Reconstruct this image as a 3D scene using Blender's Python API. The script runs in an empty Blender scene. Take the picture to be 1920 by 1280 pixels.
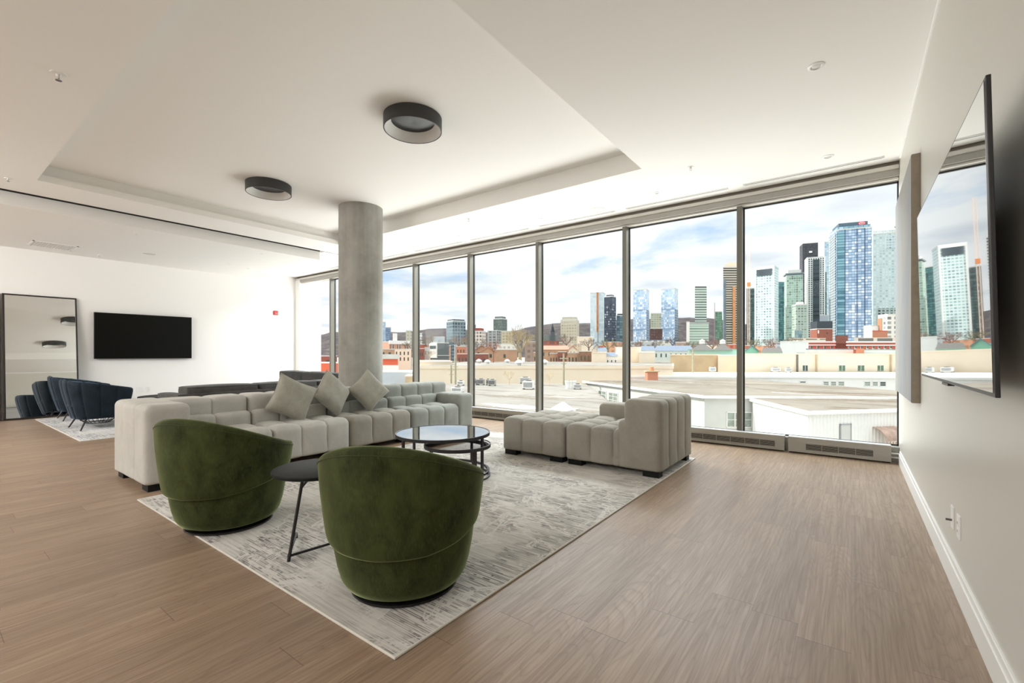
import bpy, math, random
from mathutils import Vector, Matrix, Euler
random.seed(7)
C = bpy.context.scene.collection
PI = math.pi
# ------------------------------------------------------------------ survey camera (1920x1280)
F, TH, CU, CV, EYE = 853.33, math.radians(36.7), 960.0, 664.0, 1.2
ct, st = math.cos(TH), math.sin(TH)
cam_d = bpy.data.cameras.new('camera'); cam = bpy.data.objects.new('camera', cam_d); C.objects.link(cam)
cam.location = (0, 0, EYE); cam.rotation_euler = (PI/2, 0, TH)
cam_d.sensor_width = 36; cam_d.lens = 36*F/1920; cam_d.shift_y = 24/1920
cam_d.clip_start = 0.05; cam_d.clip_end = 20000
bpy.context.scene.camera = cam
def ZP(u, v, z):      # where the sight line of a surveyed pixel meets height z
    a, b = (u-CU)/F, (CV-v)/F
    t = (z-EYE)/b
    return ((-st+ct*a)*t, (ct+st*a)*t)
def DP(u, d):         # the same at forward distance d
    a = (u-CU)/F
    return ((-st+ct*a)*d, (ct+st*a)*d)
def HZ(v, d): return EYE + (CV-v)/F*d
# ------------------------------------------------------------------ view, world, sun
vs = bpy.context.scene.view_settings
vs.view_transform = 'Standard'; vs.look = 'None'; vs.gamma = 1; vs.use_curve_mapping = False
vs.exposure = 0.35
cy = bpy.context.scene.cycles
cy.max_bounces = 12; cy.diffuse_bounces = 8; cy.glossy_bounces = 5; cy.transparent_max_bounces = 16
cy.sample_clamp_indirect = 8.0
W = bpy.data.worlds.new('world'); bpy.context.scene.world = W; W.use_nodes = True
def world():
    nt = W.node_tree; N = nt.nodes; L = nt.links; N.clear()
    out = N.new('ShaderNodeOutputWorld'); bg = N.new('ShaderNodeBackground')
    tc = N.new('ShaderNodeTexCoord'); sp = N.new('ShaderNodeSeparateXYZ'); L.new(tc.outputs['Generated'], sp.inputs[0])
    def M(op, a, b=None, c=None):
        n = N.new('ShaderNodeMath'); n.operation = op
        for i, x in enumerate((a, b, c)):
            if x is None: continue
            if isinstance(x, (int, float)): n.inputs[i].default_value = x
            else: L.new(x, n.inputs[i])
        return n.outputs[0]
    z = M('MAXIMUM', sp.outputs[2], 0.0)
    # clouds lie on a flat layer: divide by height so that they flatten towards the horizon
    zz = M('ADD', z, 0.09)
    cx = M('DIVIDE', sp.outputs[0], zz); cyy = M('DIVIDE', sp.outputs[1], zz)
    cmb = N.new('ShaderNodeCombineXYZ'); L.new(cx, cmb.inputs[0]); L.new(cyy, cmb.inputs[1]); cmb.inputs[2].default_value = 3.7
    n1 = N.new('ShaderNodeTexNoise'); n1.inputs['Scale'].default_value = 0.55; n1.inputs['Detail'].default_value = 6; n1.inputs['Roughness'].default_value = .58
    n1.inputs['Distortion'].default_value = .35
    L.new(cmb.outputs[0], n1.inputs['Vector'])
    r1 = N.new('ShaderNodeValToRGB'); r1.color_ramp.elements[0].position = .30; r1.color_ramp.elements[1].position = .43
    L.new(n1.outputs[0], r1.inputs[0])
    n2 = N.new('ShaderNodeTexNoise'); n2.inputs['Scale'].default_value = 1.3; n2.inputs['Detail'].default_value = 5
    L.new(cmb.outputs[0], n2.inputs['Vector'])
    cl = N.new('ShaderNodeValToRGB'); e = cl.color_ramp.elements
    e[0].position = .30; e[0].color = (.64, .69, .75, 1); e[1].position = .50; e[1].color = (.86, .875, .89, 1)
    L.new(n2.outputs[0], cl.inputs[0])
    blue = N.new('ShaderNodeMix'); blue.data_type = 'RGBA'
    blue.inputs[6].default_value = (.44, .62, .82, 1); blue.inputs[7].default_value = (.24, .44, .74, 1)
    mr = N.new('ShaderNodeMapRange'); mr.inputs[1].default_value = 0; mr.inputs[2].default_value = .5; L.new(z, mr.inputs[0]); L.new(mr.outputs[0], blue.inputs[0])
    mx = N.new('ShaderNodeMix'); mx.data_type = 'RGBA'
    L.new(r1.outputs[0], mx.inputs[0]); L.new(blue.outputs[2], mx.inputs[6]); L.new(cl.outputs[0], mx.inputs[7])
    # a bright veil of cloud high up, the way an overcast sky is brighter overhead
    up = N.new('ShaderNodeMapRange'); up.interpolation_type = 'SMOOTHSTEP'
    up.inputs[1].default_value = .36; up.inputs[2].default_value = .75; up.inputs[3].default_value = 1.0; up.inputs[4].default_value = ZEN
    L.new(z, up.inputs[0])
    L.new(mx.outputs[2], bg.inputs[0]); L.new(up.outputs[0], bg.inputs[1]); L.new(bg.outputs[0], out.inputs[0])
ZEN = 2.0
world()
sd = bpy.data.lights.new('sun', 'SUN'); sun = bpy.data.objects.new('sun', sd); C.objects.link(sun)
sd.energy = 3.4; sd.angle = math.radians(1.5); sd.color = (1, .95, .88)
sun.rotation_euler = Vector((-.80, -.30, .62)).to_track_quat('Z', 'Y').to_euler()
# added fill lamps, all out of view, to brighten the room: outside above the
# window head and below the sill, and two in the unseen rear half
def area(name, loc, sx, sy, target, power, col=(1, 1, 1)):
    l = bpy.data.lights.new(name, 'AREA'); l.shape = 'RECTANGLE'; l.size = sx; l.size_y = sy; l.energy = power; l.color = col
    o = bpy.data.objects.new(name, l); C.objects.link(o); o.location = loc
    o.rotation_euler = (Vector(target)-Vector(loc)).to_track_quat('-Z', 'Y').to_euler(); return o
area('head_fill_lamp', (-6.3, 7.9, 4.5), 10.8, 2.0, (-6.3, 7.3, 3.7), 1120, (.93, .97, 1))
area('sill_fill_lamp', (-6.3, 9.8, -1.05), 11.6, 4.4, (-6.3, 9.65, -.06), 880, (1, .98, .95))
area('rear_fill_lamp', (-5.0, -2.8, 3.3), 9.5, 3.0, (-5.0, -2.3, 0), 450, (1, .985, .965))
area('lounge_fill_lamp', (-9.6, -2.6, 3.1), 4.5, 1.6, (-10.6, 1.2, 1.4), 250, (1, .985, .965))

# ------------------------------------------------------------------ node helpers
class NB:
    def __init__(s, name):
        s.m = bpy.data.materials.new(name); s.m.use_nodes = True
        s.nt = s.m.node_tree; s.N = s.nt.nodes; s.L = s.nt.links
        s.b = s.N['Principled BSDF']; s.tc = None
    def set(s, **k):
        for a, v in k.items():
            s.inp(s.b, a.replace('_', ' '), v)
        return s
    def inp(s, n, key, v):
        i = n.inputs[key]
        if hasattr(v, 'is_output') or isinstance(v, bpy.types.NodeSocket): s.L.new(v, i)
        else:
            if isinstance(v, (tuple, list)) and len(v) == 3 and i.type == 'RGBA': v = (*v, 1)
            i.default_value = v
    def coord(s, k='Object'):
        if not s.tc: s.tc = s.N.new('ShaderNodeTexCoord')
        return s.tc.outputs[k]
    def mapping(s, scale=(1,1,1), k='Object', rot=(0,0,0), loc=(0,0,0), vec=None):
        n = s.N.new('ShaderNodeMapping'); s.L.new(vec if vec is not None else s.coord(k), n.inputs[0])
        n.inputs['Scale'].default_value = scale; n.inputs['Rotation'].default_value = rot; n.inputs['Location'].default_value = loc
        return n.outputs[0]
    def noise(s, scale=5, detail=3, rough=.5, vec=None, dist=0):
        n = s.N.new('ShaderNodeTexNoise'); n.inputs['Scale'].default_value = scale; n.inputs['Detail'].default_value = detail
        n.inputs['Roughness'].default_value = rough; n.inputs['Distortion'].default_value = dist
        s.L.new(vec if vec is not None else s.coord(), n.inputs['Vector']); return n.outputs[0]
    def ramp(s, fac, stops, interp='LINEAR'):
        n = s.N.new('ShaderNodeValToRGB'); cr = n.color_ramp; cr.interpolation = interp
        while len(cr.elements) < len(stops): cr.elements.new(.5)
        for e, (p, c) in zip(cr.elements, stops):
            e.position = p; e.color = (*c, 1) if isinstance(c, (tuple, list)) else (c, c, c, 1)
        s.L.new(fac, n.inputs[0]); return n.outputs[0]
    def math(s, op, a, b=None, c=None):
        n = s.N.new('ShaderNodeMath'); n.operation = op
        for i, x in enumerate((a, b, c)):
            if x is None: continue
            if isinstance(x, (int, float)): n.inputs[i].default_value = x
            else: s.L.new(x, n.inputs[i])
        return n.outputs[0]
    def mix(s, f, a, b, blend='MIX'):
        n = s.N.new('ShaderNodeMix'); n.data_type = 'RGBA'; n.blend_type = blend
        for k, x in ((0, f), (6, a), (7, b)):
            if isinstance(x, (int, float)) and k == 0: n.inputs[0].default_value = x
            elif isinstance(x, (tuple, list)): n.inputs[k].default_value = (*x, 1)
            else: s.L.new(x, n.inputs[k])
        return n.outputs[2]
    def sep(s, v):
        n = s.N.new('ShaderNodeSeparateXYZ'); s.L.new(v, n.inputs[0]); return n.outputs
    def comb(s, x, y, z=0.0):
        n = s.N.new('ShaderNodeCombineXYZ')
        for i, q in enumerate((x, y, z)):
            if isinstance(q, (int, float)): n.inputs[i].default_value = q
            else: s.L.new(q, n.inputs[i])
        return n.outputs[0]
    def bump(s, h, strength=.3, dist=.01):
        n = s.N.new('ShaderNodeBump'); n.inputs['Strength'].default_value = strength; n.inputs['Distance'].default_value = dist
        s.L.new(h, n.inputs['Height']); s.L.new(n.outputs[0], s.b.inputs['Normal']); return s
MATS = {}
def plain(name, col, rough=.5, metal=0.0, var=.04, scale=6, spec=.5, bump=0.0, bscale=200, bdist=.001):
    if name in MATS: return MATS[name]
    m = NB(name)
    f = m.noise(scale, 4)
    lo = tuple(max(0, c*(1-var)) for c in col); hi = tuple(min(1, c*(1+var)) for c in col)
    m.set(Base_Color=m.ramp(f, [(.3, lo), (.7, hi)]), Roughness=rough, Metallic=metal)
    m.b.inputs['Specular IOR Level'].default_value = spec
    if bump: m.bump(m.noise(bscale, 2), bump, bdist)
    MATS[name] = m.m; return m.m

# ------------------------------------------------------------------ mesh builder
class MB:
    def __init__(s): s.v = []; s.f = []; s.uv = {}
    def add(s, vs, fs):
        o = len(s.v); s.v += [tuple(q) for q in vs]; s.f += [tuple(i+o for i in q) for q in fs]; return o
    def box(s, x0, x1, y0, y1, z0, z1, M=None):
        vs = [(x, y, z) for z in (z0, z1) for y in (y0, y1) for x in (x0, x1)]
        if M is not None: vs = [M @ Vector(q) for q in vs]
        s.add(vs, [(0,2,3,1), (4,5,7,6), (0,1,5,4), (2,6,7,3), (0,4,6,2), (1,3,7,5)]); return s
    def prism(s, pts, z0, z1, top=True, bottom=True, slope=None):
        n = len(pts); a = sum(pts[i][0]*pts[(i+1)%n][1]-pts[(i+1)%n][0]*pts[i][1] for i in range(n))
        if a < 0: pts = pts[::-1]
        zt = (lambda p: z1) if slope is None else slope
        o = s.add([(p[0], p[1], z0) for p in pts]+[(p[0], p[1], zt(p)) for p in pts], [])
        u = 0
        for i in range(n):
            j = (i+1) % n; w = math.dist(pts[i][:2], pts[j][:2])
            s.uv[len(s.f)] = [(u, z0), (u+w, z0), (u+w, zt(pts[j])), (u, zt(pts[i]))]
            s.f.append((o+i, o+j, o+n+j, o+n+i)); u += w
        if top: s.f.append(tuple(o+n+i for i in range(n)))
        if bottom: s.f.append(tuple(o+i for i in reversed(range(n))))
        return s
    def lathe(s, prof, cx=0, cy=0, n=32, close=False):
        o = len(s.v); k = len(prof)
        for i in range(n):
            a = 2*PI*i/n
            for r, z in prof: s.v.append((cx+r*math.cos(a), cy+r*math.sin(a), z))
        m = k if close else k-1
        for i in range(n):
            j = (i+1) % n
            for q in range(m):
                w = (q+1) % k
                s.f.append((o+i*k+q, o+j*k+q, o+j*k+w, o+i*k+w))
        return s
    def cyl(s, cx, cy, z0, z1, r, n=32, r1=None):
        r1 = r if r1 is None else r1
        o = len(s.v)
        for i in range(n):
            a = 2*PI*i/n; s.v.append((cx+r*math.cos(a), cy+r*math.sin(a), z0))
        for i in range(n):
            a = 2*PI*i/n; s.v.append((cx+r1*math.cos(a), cy+r1*math.sin(a), z1))
        for i in range(n): s.f.append((o+i, o+(i+1)%n, o+n+(i+1)%n, o+n+i))
        s.f.append(tuple(o+n+i for i in range(n))); s.f.append(tuple(o+i for i in reversed(range(n))))
        return s
    def tube(s, pts, rad, n=8, closed=False, caps=True):
        pts = [Vector(p) for p in pts]; k = len(pts); o = len(s.v)
        rr = rad if isinstance(rad, (list, tuple)) else [rad]*k
        prev = None
        for i, p in enumerate(pts):
            a = pts[(i-1) % k] if (closed or i > 0) else p
            b = pts[(i+1) % k] if (closed or i < k-1) else p
            t = (b-a).normalized()
            ref = prev if prev is not None else (Vector((0,0,1)) if abs(t.z) < .9 else Vector((1,0,0)))
            x = (ref - t*ref.dot(t)).normalized(); prev = x; y = t.cross(x)
            for j in range(n):
                q = 2*PI*j/n; s.v.append(tuple(p + x*rr[i]*math.cos(q) + y*rr[i]*math.sin(q)))
        for i in range(k if closed else k-1):
            i2 = (i+1) % k
            for j in range(n):
                j2 = (j+1) % n
                s.f.append((o+i*n+j, o+i*n+j2, o+i2*n+j2, o+i2*n+j))
        if caps and not closed:
            s.f.append(tuple(o+j for j in reversed(range(n)))); s.f.append(tuple(o+(k-1)*n+j for j in range(n)))
        return s
    def build(s, name, mat, parent=None, smooth=False, bevel=0, seg=2, angle=40):
        me = bpy.data.meshes.new(name); me.from_pydata(s.v, [], s.f); me.update()
        if s.uv:
            ul = me.uv_layers.new(name='UVMap')
            for p in me.polygons:
                if p.index in s.uv:
                    for li, c in zip(p.loop_indices, s.uv[p.index]): ul.data[li].uv = c
        if smooth:
            me.polygons.foreach_set('use_smooth', [True]*len(me.polygons))
            if angle < 180: me.set_sharp_from_angle(angle=math.radians(angle))
        o = bpy.data.objects.new(name, me); C.objects.link(o)
        if mat: me.materials.append(mat)
        if parent: o.parent = parent
        if bevel:
            b = o.modifiers.new('bevel', 'BEVEL'); b.width = bevel; b.segments = seg; b.limit_method = 'ANGLE'
        return o
def thing(name, label, cat, loc=(0,0,0), rz=0, group=None):
    o = bpy.data.objects.new(name, None); C.objects.link(o); o.empty_display_size = .1
    o.location = loc; o.rotation_euler = (0, 0, rz); o['label'] = label; o['category'] = cat
    if group: o['group'] = group
    return o
def tag(o, label, cat, group=None):
    o['label'] = label; o['category'] = cat
    if group: o['group'] = group
    return o
def struct(o): o['kind'] = 'structure'; return o
def dup(root, loc, rz=None, label=None):
    r = root.copy(); C.objects.link(r); r.location = loc
    if rz is not None: r.rotation_euler = (0, 0, rz)
    if label: r['label'] = label
    for ch in list(root.children):
        c = ch.copy(); C.objects.link(c); c.parent = r
        for g in ch.children:
            d = g.copy(); C.objects.link(d); d.parent = c
    return r

# ------------------------------------------------------------------ interior materials
def paint(name, col, rough=.55):
    m = NB(name); f = m.noise(.8, 4); 
    m.set(Base_Color=m.ramp(f, [(.3, tuple(c*.985 for c in col)), (.7, col)]), Roughness=rough)
    m.b.inputs['Specular IOR Level'].default_value = .3
    m.bump(m.noise(260, 2), .06, .001); return m.m
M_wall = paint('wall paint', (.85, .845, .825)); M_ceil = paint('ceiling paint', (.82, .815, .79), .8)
M_wallr = paint('shaded satin wall paint', (.60, .59, .54), .35)  # wall paint greyed; the shade of the right wall is put into its colour
M_trim = paint('trim paint', (.82, .82, .80), .35)
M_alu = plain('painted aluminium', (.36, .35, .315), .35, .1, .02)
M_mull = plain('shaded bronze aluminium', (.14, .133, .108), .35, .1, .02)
M_gask = plain('black gasket', (.02, .02, .02), .5)
M_black = plain('black powder coat', (.013, .013, .014), .42)
M_blackw = plain('black stained wood', (.012, .013, .012), .5, var=.3, scale=30, spec=.12)
M_white = plain('white plastic', (.8, .8, .78), .35, var=.01)
M_grey = plain('light grey plastic', (.6, .6, .58), .5, var=.02)
M_dark = plain('dark recess', (.01, .01, .01), .8)
def floor_mat():
    m = NB('oak plank floor')
    s = m.sep(m.coord('Object')); x, y = s[0], s[1]
    pw, pl = .188, 1.24
    px = m.math('DIVIDE', x, pw); col = m.math('FLOOR', px); fx = m.math('FRACT', px)
    wn = m.N.new('ShaderNodeTexWhiteNoise'); wn.noise_dimensions = '1D'; m.L.new(col, wn.inputs['W'])
    py = m.math('ADD', m.math('DIVIDE', y, pl), wn.outputs['Value']); row = m.math('FLOOR', py); fy = m.math('FRACT', py)
    w2 = m.N.new('ShaderNodeTexWhiteNoise'); w2.noise_dimensions = '2D'; m.L.new(m.comb(col, row), w2.inputs['Vector'])
    off = m.math('MULTIPLY', w2.outputs['Value'], 37.0)
    # gentle large warp so the grain forms cathedral figures
    v1 = m.comb(m.math('ADD', m.math('MULTIPLY', x, 5.5), off), m.math('ADD', m.math('MULTIPLY', y, .62), off), off)
    big = m.noise(1.0, 2, .5, v1, .3)
    rings = m.math('FRACT', m.math('MULTIPLY', big, 24.0))
    rings = m.ramp(rings, [(0, .0), (.12, .55), (.6, 1), (.9, .75), (1, .0)])
    v2 = m.comb(m.math('ADD', m.math('MULTIPLY', x, 90), off), m.math('MULTIPLY', y, 2.2), off)
    fine = m.noise(1.0, 4, .6, v2)
    v3 = m.comb(m.math('ADD', m.math('MULTIPLY', x, 9), off), m.math('MULTIPLY', y, .6), off)
    broad = m.noise(1.0, 3, .5, v3)
    base = m.ramp(broad, [(.25, (.240, .168, .108)), (.5, (.305, .218, .146)), (.75, (.37, .270, .188))])
    c = m.mix(m.math('MULTIPLY', m.math('SUBTRACT', 1.0, rings), .40), m.mix(.25, base, (.40, .29, .215)), (.17, .11, .07))
    c = m.mix(m.ramp(fine, [(.38, .42), (.62, 0.0)]), c, (.15, .095, .06))
    tone = m.math('ADD', .93, m.math('MULTIPLY', w2.outputs['Value'], .14))
    tv = m.N.new('ShaderNodeCombineColor'); [m.L.new(tone, tv.inputs[i]) for i in range(3)]
    c = m.mix(1.0, c, tv.outputs[0], 'MULTIPLY')
    ex = m.math('MINIMUM', fx, m.math('SUBTRACT', 1.0, fx)); ey = m.math('MINIMUM', fy, m.math('SUBTRACT', 1.0, fy))
    gap = m.math('MAXIMUM', m.math('MULTIPLY', m.math('LESS_THAN', ex, .005), .35), m.math('LESS_THAN', ey, .0012))
    c = m.mix(m.math('MULTIPLY', gap, .6), c, (.06, .038, .024))
    m.set(Base_Color=c, Roughness=m.ramp(fine, [(.3, .42), (.7, .34)]))
    m.b.inputs['Specular IOR Level'].default_value = .4
    m.bump(m.math('SUBTRACT', m.math('ADD', m.math('MULTIPLY', fine, .5), m.math('MULTIPLY', rings, .4)), gap), .18, .0015)
    return m.m
M_floor = floor_mat()
def rug_mat(name, warm=(.50, .47, .42), light=(.62, .595, .55), dk=(.07, .065, .06), sx=1.0):
    m = NB(name); s = m.sep(m.coord('Object')); x, y = s[0], s[1]
    # short woven dashes that run along x, in columns of changing density
    v = m.comb(m.math('MULTIPLY', x, 4.0), m.math('MULTIPLY', y, 85.0))
    r1 = m.math('FLOOR', m.math('MULTIPLY', y, 88.0)); g1 = m.math('FRACT', m.math('MULTIPLY', y, 88.0))
    n1 = m.noise(1.0, 2, .5, m.comb(m.math('MULTIPLY', x, 5.0), m.math('MULTIPLY', r1, 3.37)))
    r2 = m.math('FLOOR', m.math('MULTIPLY', y, 44.0)); g2 = m.math('FRACT', m.math('MULTIPLY', y, 44.0))
    v4 = m.comb(m.math('MULTIPLY', x, 10.0), m.math('MULTIPLY', r2, 2.71), 4.0)
    n1b = m.noise(1.0, 2, .6, v4)
    dash = m.math('MAXIMUM', m.math('MULTIPLY', m.ramp(n1, [(.45, 0.0), (.50, .7), (.60, 1.0)]), m.math('LESS_THAN', g1, .62)), m.math('MULTIPLY', m.ramp(n1b, [(.56, 0.0), (.60, 1.0)]), m.math('LESS_THAN', g2, .55)))
    area = m.noise(1.1, 4, .6, m.mapping((1, 1.6, 1)), .4)
    dens = m.ramp(area, [(.38, .04), (.47, .75), (.7, 1.0)])
    crack = m.noise(2.4, 5, .65, m.mapping((1, 1, 1), loc=(5, 3, 0)), .8)
    vein = m.ramp(m.math('ABSOLUTE', m.math('SUBTRACT', crack, .5)), [(.008, 1.0), (.028, 0.0)])
    pat = m.noise(2.2, 2, .5, m.mapping((1,1,1), loc=(9,1,0)))
    patch = m.ramp(pat, [(.56, 0.0), (.60, 1.0)])
    k = m.math('MULTIPLY', m.math('MULTIPLY', dash, dens), m.math('SUBTRACT', 1.0, m.math('MAXIMUM', vein, m.math('MULTIPLY', patch, .85))))
    tone = m.noise(.9, 3, .5, m.mapping((1,1,1), loc=(2,7,0)))
    base = m.mix(m.ramp(tone, [(.35, 0.0), (.65, 1.0)]), warm, light)
    base = m.mix(m.ramp(m.noise(1.0, 3, .6, m.comb(m.math('MULTIPLY', x, 2.0), m.math('MULTIPLY', y, 60.0), 9.0)), [(.45, 0.0), (.6, .45)]), base, (.30, .28, .255))
    c = m.mix(m.math('MULTIPLY', k, .88), base, dk)
    c = m.mix(m.math('MULTIPLY', vein, .5), c, light)
    m.set(Base_Color=c, Roughness=.95); m.b.inputs['Specular IOR Level'].default_value = .1
    m.b.inputs['Sheen Weight'].default_value = .15
    m.bump(m.math('SUBTRACT', m.noise(500, 2), k), .5, .003)
    return m.m
M_rug = rug_mat('woven abstract rug'); M_rug2 = rug_mat('woven blue grey rug', (.50, .50, .49), (.66, .66, .65), (.06, .08, .12))
def velvet(name, lo, hi, sheen=.5, tint=(1,1,1), sc=(7, 7, 5), stre=110, rough=.8, patches=.5):
    m = NB(name)
    big = m.noise(1.0, 4, .6, m.mapping(sc), .4)
    thr = m.noise(1.0, 3, .65, m.mapping((stre*1.8, stre*1.8, 26)))
    c = m.ramp(big, [(.30, lo), (.72, hi)])
    c = m.mix(m.ramp(thr, [(.52, 0.0), (.75, patches)]), c, tuple(min(1, q*1.55) for q in hi))
    m.set(Base_Color=c, Roughness=rough); m.b.inputs['Specular IOR Level'].default_value = .15
    m.b.inputs['Sheen Weight'].default_value = sheen; m.b.inputs['Sheen Roughness'].default_value = .35
    m.inp(m.b, 'Sheen Tint', tint)
    m.bump(thr, .25, .0012); return m.m
M_green = velvet('green chenille', (.016, .021, .006), (.054, .067, .020), .6, (.56, .66, .32), (9, 9, 6))
M_sofa = velvet('oatmeal chenille', (.40, .39, .36), (.48, .47, .435), .25, (.9, .88, .8), (5,5,4), 160, .9, .25)
M_sofag = velvet('grey green chenille', (.22, .228, .208), (.28, .29, .265), .3, (.8, .85, .78), (5,5,4), 160, .9, .25)
M_taupe = velvet('taupe chenille', (.235, .222, .19), (.30, .285, .245), .35, (.9, .88, .8), (5,5,4), 160, .9, .3)
M_cush = velvet('sage cushion chenille', (.27, .262, .22), (.35, .34, .29), .4, (.9, .9, .8), (9,9,9), 120, .9, .3)
M_navy = velvet('navy velvet', (.006, .011, .017), (.014, .024, .034), .35, (.35, .5, .7), (8,8,6), 90, .7, .4)
M_dksofa = velvet('charcoal tweed', (.055, .054, .052), (.085, .083, .08), .2, (.8,.8,.8), (8,8,8), 200, .95, .6)
def concrete():
    m = NB('cast concrete')
    n = m.noise(2.2, 8, .65, m.mapping((1,1,.9)), .2); f = m.noise(60, 3, .7)
    vert = m.noise(1.0, 3, .5, m.mapping((9, 9, .35)))
    c = m.ramp(n, [(.3, (.22, .215, .19)), (.5, (.295, .29, .262)), (.72, (.375, .368, .335))])
    c = m.mix(m.ramp(vert, [(.4, .25), (.62, 0.0)]), c, (.48, .475, .44))
    c = m.mix(m.ramp(f, [(.60, 0.0), (.72, .35)]), c, (.22, .215, .19))
    p = m.noise(4.5, 5, .6, m.mapping((1,1,1), loc=(3.1, .4, 2)))
    c = m.mix(m.ramp(p, [(.70, 0.0), (.74, .55)]), c, (.17, .165, .145))
    m.set(Base_Color=c, Roughness=.75); m.b.inputs['Specular IOR Level'].default_value = .25
    m.bump(m.math('ADD', f, n), .12, .004); return m.m
M_conc = concrete()
def glass(name, tint=(.97, .985, .98), k=.06):
    m = NB(name); N, L = m.N, m.L
    tr = N.new('ShaderNodeBsdfTransparent'); tr.inputs[0].default_value = (*tint, 1)
    gl = N.new('ShaderNodeBsdfGlossy'); gl.inputs['Roughness'].default_value = .0
    lw = N.new('ShaderNodeLayerWeight'); lw.inputs[0].default_value = .5
    fr = m.math('ADD', .002, m.math('MULTIPLY', m.math('POWER', lw.outputs['Facing'], 5.0), .6))
    mx = N.new('ShaderNodeMixShader'); L.new(fr, mx.inputs[0]); L.new(tr.outputs[0], mx.inputs[1]); L.new(gl.outputs[0], mx.inputs[2])
    L.new(mx.outputs[0], N['Material Output'].inputs[0]); return m.m
M_glass = glass('window glass')
M_screen = plain('glossy black screen', (.004, .004, .005), .03, 0, .02); M_screen.node_tree.nodes['Principled BSDF'].inputs['IOR'].default_value = 2.4
b_ = M_screen.node_tree.nodes['Principled BSDF']; b_.inputs['Coat Weight'].default_value = 1; b_.inputs['Coat IOR'].default_value = 3.0; b_.inputs['Coat Roughness'].default_value = .01
M_screen2 = plain('dim black screen', (.006, .006, .005), .3, 0, .02, spec=.10)
M_mirror = plain('silvered mirror', (.86, .87, .86), .01, 1, .0)
M_ttop = plain('smoked glass top', (.02, .022, .025), .03, 0, .02); b_ = M_ttop.node_tree.nodes['Principled BSDF']; b_.inputs['IOR'].default_value = 3.6; b_.inputs['Coat Weight'].default_value = 1; b_.inputs['Coat IOR'].default_value = 3.0; b_.inputs['Coat Roughness'].default_value = .01

# ------------------------------------------------------------------ the room
XL, XR, YB, YW, HC = -12.5, .43, -5.0, 6.75, 3.35
struct(MB().box(XL-.3, XR+.3, YB-.3, 6.95, -.35, 0).build('floor', M_floor))
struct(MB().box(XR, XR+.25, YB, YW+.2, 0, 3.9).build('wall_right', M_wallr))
struct(MB().box(XL-.25, XL, YB, 6.95, 0, 3.9).build('wall_left', M_wall))
struct(MB().box(XL-.25, XR+.25, YB-.25, YB, 0, 3.9).build('wall_back', M_wall))
struct(MB().box(XL-.30, XL+.02, 6.95, 7.36, -.4, 4.2).build('wall_exterior', plain('white cladding', (.78,.78,.76), .5, var=.02)))
cb = MB()
CX0, CX1, CY0, CY1, ZC = -8.07, -1.95, 1.0, 5.13, 3.575
PX = -8.98      # edge of the dropped panel
YE = 6.615
cb.box(CX1, XR+.1, YB, YE, HC, 3.9)
cb.box(CX0, CX1, YB, CY0, HC, 3.9)
cb.box(CX0, CX1, CY1, YE, HC, 3.9)
cb.box(PX+.15, CX0, YB, YE, HC, HC+.085)
cb.box(PX+.15, CX0-.07, YB, YE, HC+.085, 3.9)
cb.box(CX0-.1, CX1+.05, CY0-.1, CY1+.1, ZC, 3.9)
cb.box(XL-.1, PX+.1, 5.30, YE, HC, 3.9)
cb.box(PX-.15, PX+.17, YB, 5.35, HC+.3, 3.9)
cb.box(XL-.1, XR+.1, YE-.02, 7.0, HC+.12, 3.9)
struct(cb.build('ceiling', M_ceil))
struct(MB().box(XL-.02, PX, YB, 5.27, 3.185, 3.6).build('trim_1', M_ceil))
struct(MB().box(PX+.004, PX+.148, YB, 5.27, HC+.26, HC+.30).box(PX+.001, PX+.006, YB, 5.27, HC+.012, HC+.3).box(PX+.144, PX+.1495, YB, 5.27, HC+.012, HC+.3).build('trim_14', plain('painted slot shade', (.03, .028, .024), .8)))  # dark strips put into the ceiling slot to stand for its shade
struct(MB().box(XR-.016, XR+.01, YB, 6.5, 0, .115).box(XR-.010, XR+.01, YB, 6.5, .115, .145).build('baseboard_right', M_trim, bevel=.003))
struct(MB().box(XL-.01, XL+.014, YB, 6.6, 0, .13).build('baseboard_left', M_trim, bevel=.003))
struct(MB().box(XR-.014, XR+.01, YB, 6.45, HC-.035, HC-.003).build('trim_2', M_trim, bevel=.004))
# window head: lip, cove and frame
struct(MB().box(XL, XR, 6.60, 6.68, 3.262, 3.312).box(XL, XR, 6.655, 6.7, 3.158, 3.19).build('trim_3', plain('cream trim', (.66,.65,.60), .4, var=.01), bevel=.012))
struct(MB().box(XL, XR, 6.655, 6.80, 3.25, 3.9).build('trim_15', plain('taupe header panel', (.27,.245,.20), .6, var=.02)))
struct(MB().box(XL, XR, 6.62, 6.755, 3.188, 3.262).box(XL, XR, 6.70, 6.755, 3.155, 3.19).build('trim_4', M_alu, bevel=.003))
struct(MB().box(XL, XR, 6.62, 6.80, -.02, .165).build('trim_5', M_alu, bevel=.003))
mull = [-1.155-1.6*k for k in range(8)]
edges = [XR] + mull
for i in range(7):
    x1 = edges[i] - (.0 if i == 0 else .062); x0 = edges[i+1]
    w = bpy.data.objects.new('window_%d' % (i+1), None); C.objects.link(w); w['kind'] = 'structure'
    w.location = ((x0+x1)/2, 6.74, .165); w.empty_display_size = .1
    dx, dy, dz = w.location
    g = MB()
    for a, b, c_, d in ((x0, x0+.014, .165, 3.155), (x1-.014, x1, .165, 3.155), (x0, x1, 3.137, 3.155), (x0, x1, .165, .18)):
        g.box(a-dx, b-dx, -.012, .012, c_-dz, d-dz)
    g.build('gasket', M_gask, w)
    MB().box(x0+.006-dx, x1-.006-dx, -.004, .004, .17-dz, 3.15-dz).build('window_pane', M_glass, w)
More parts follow.
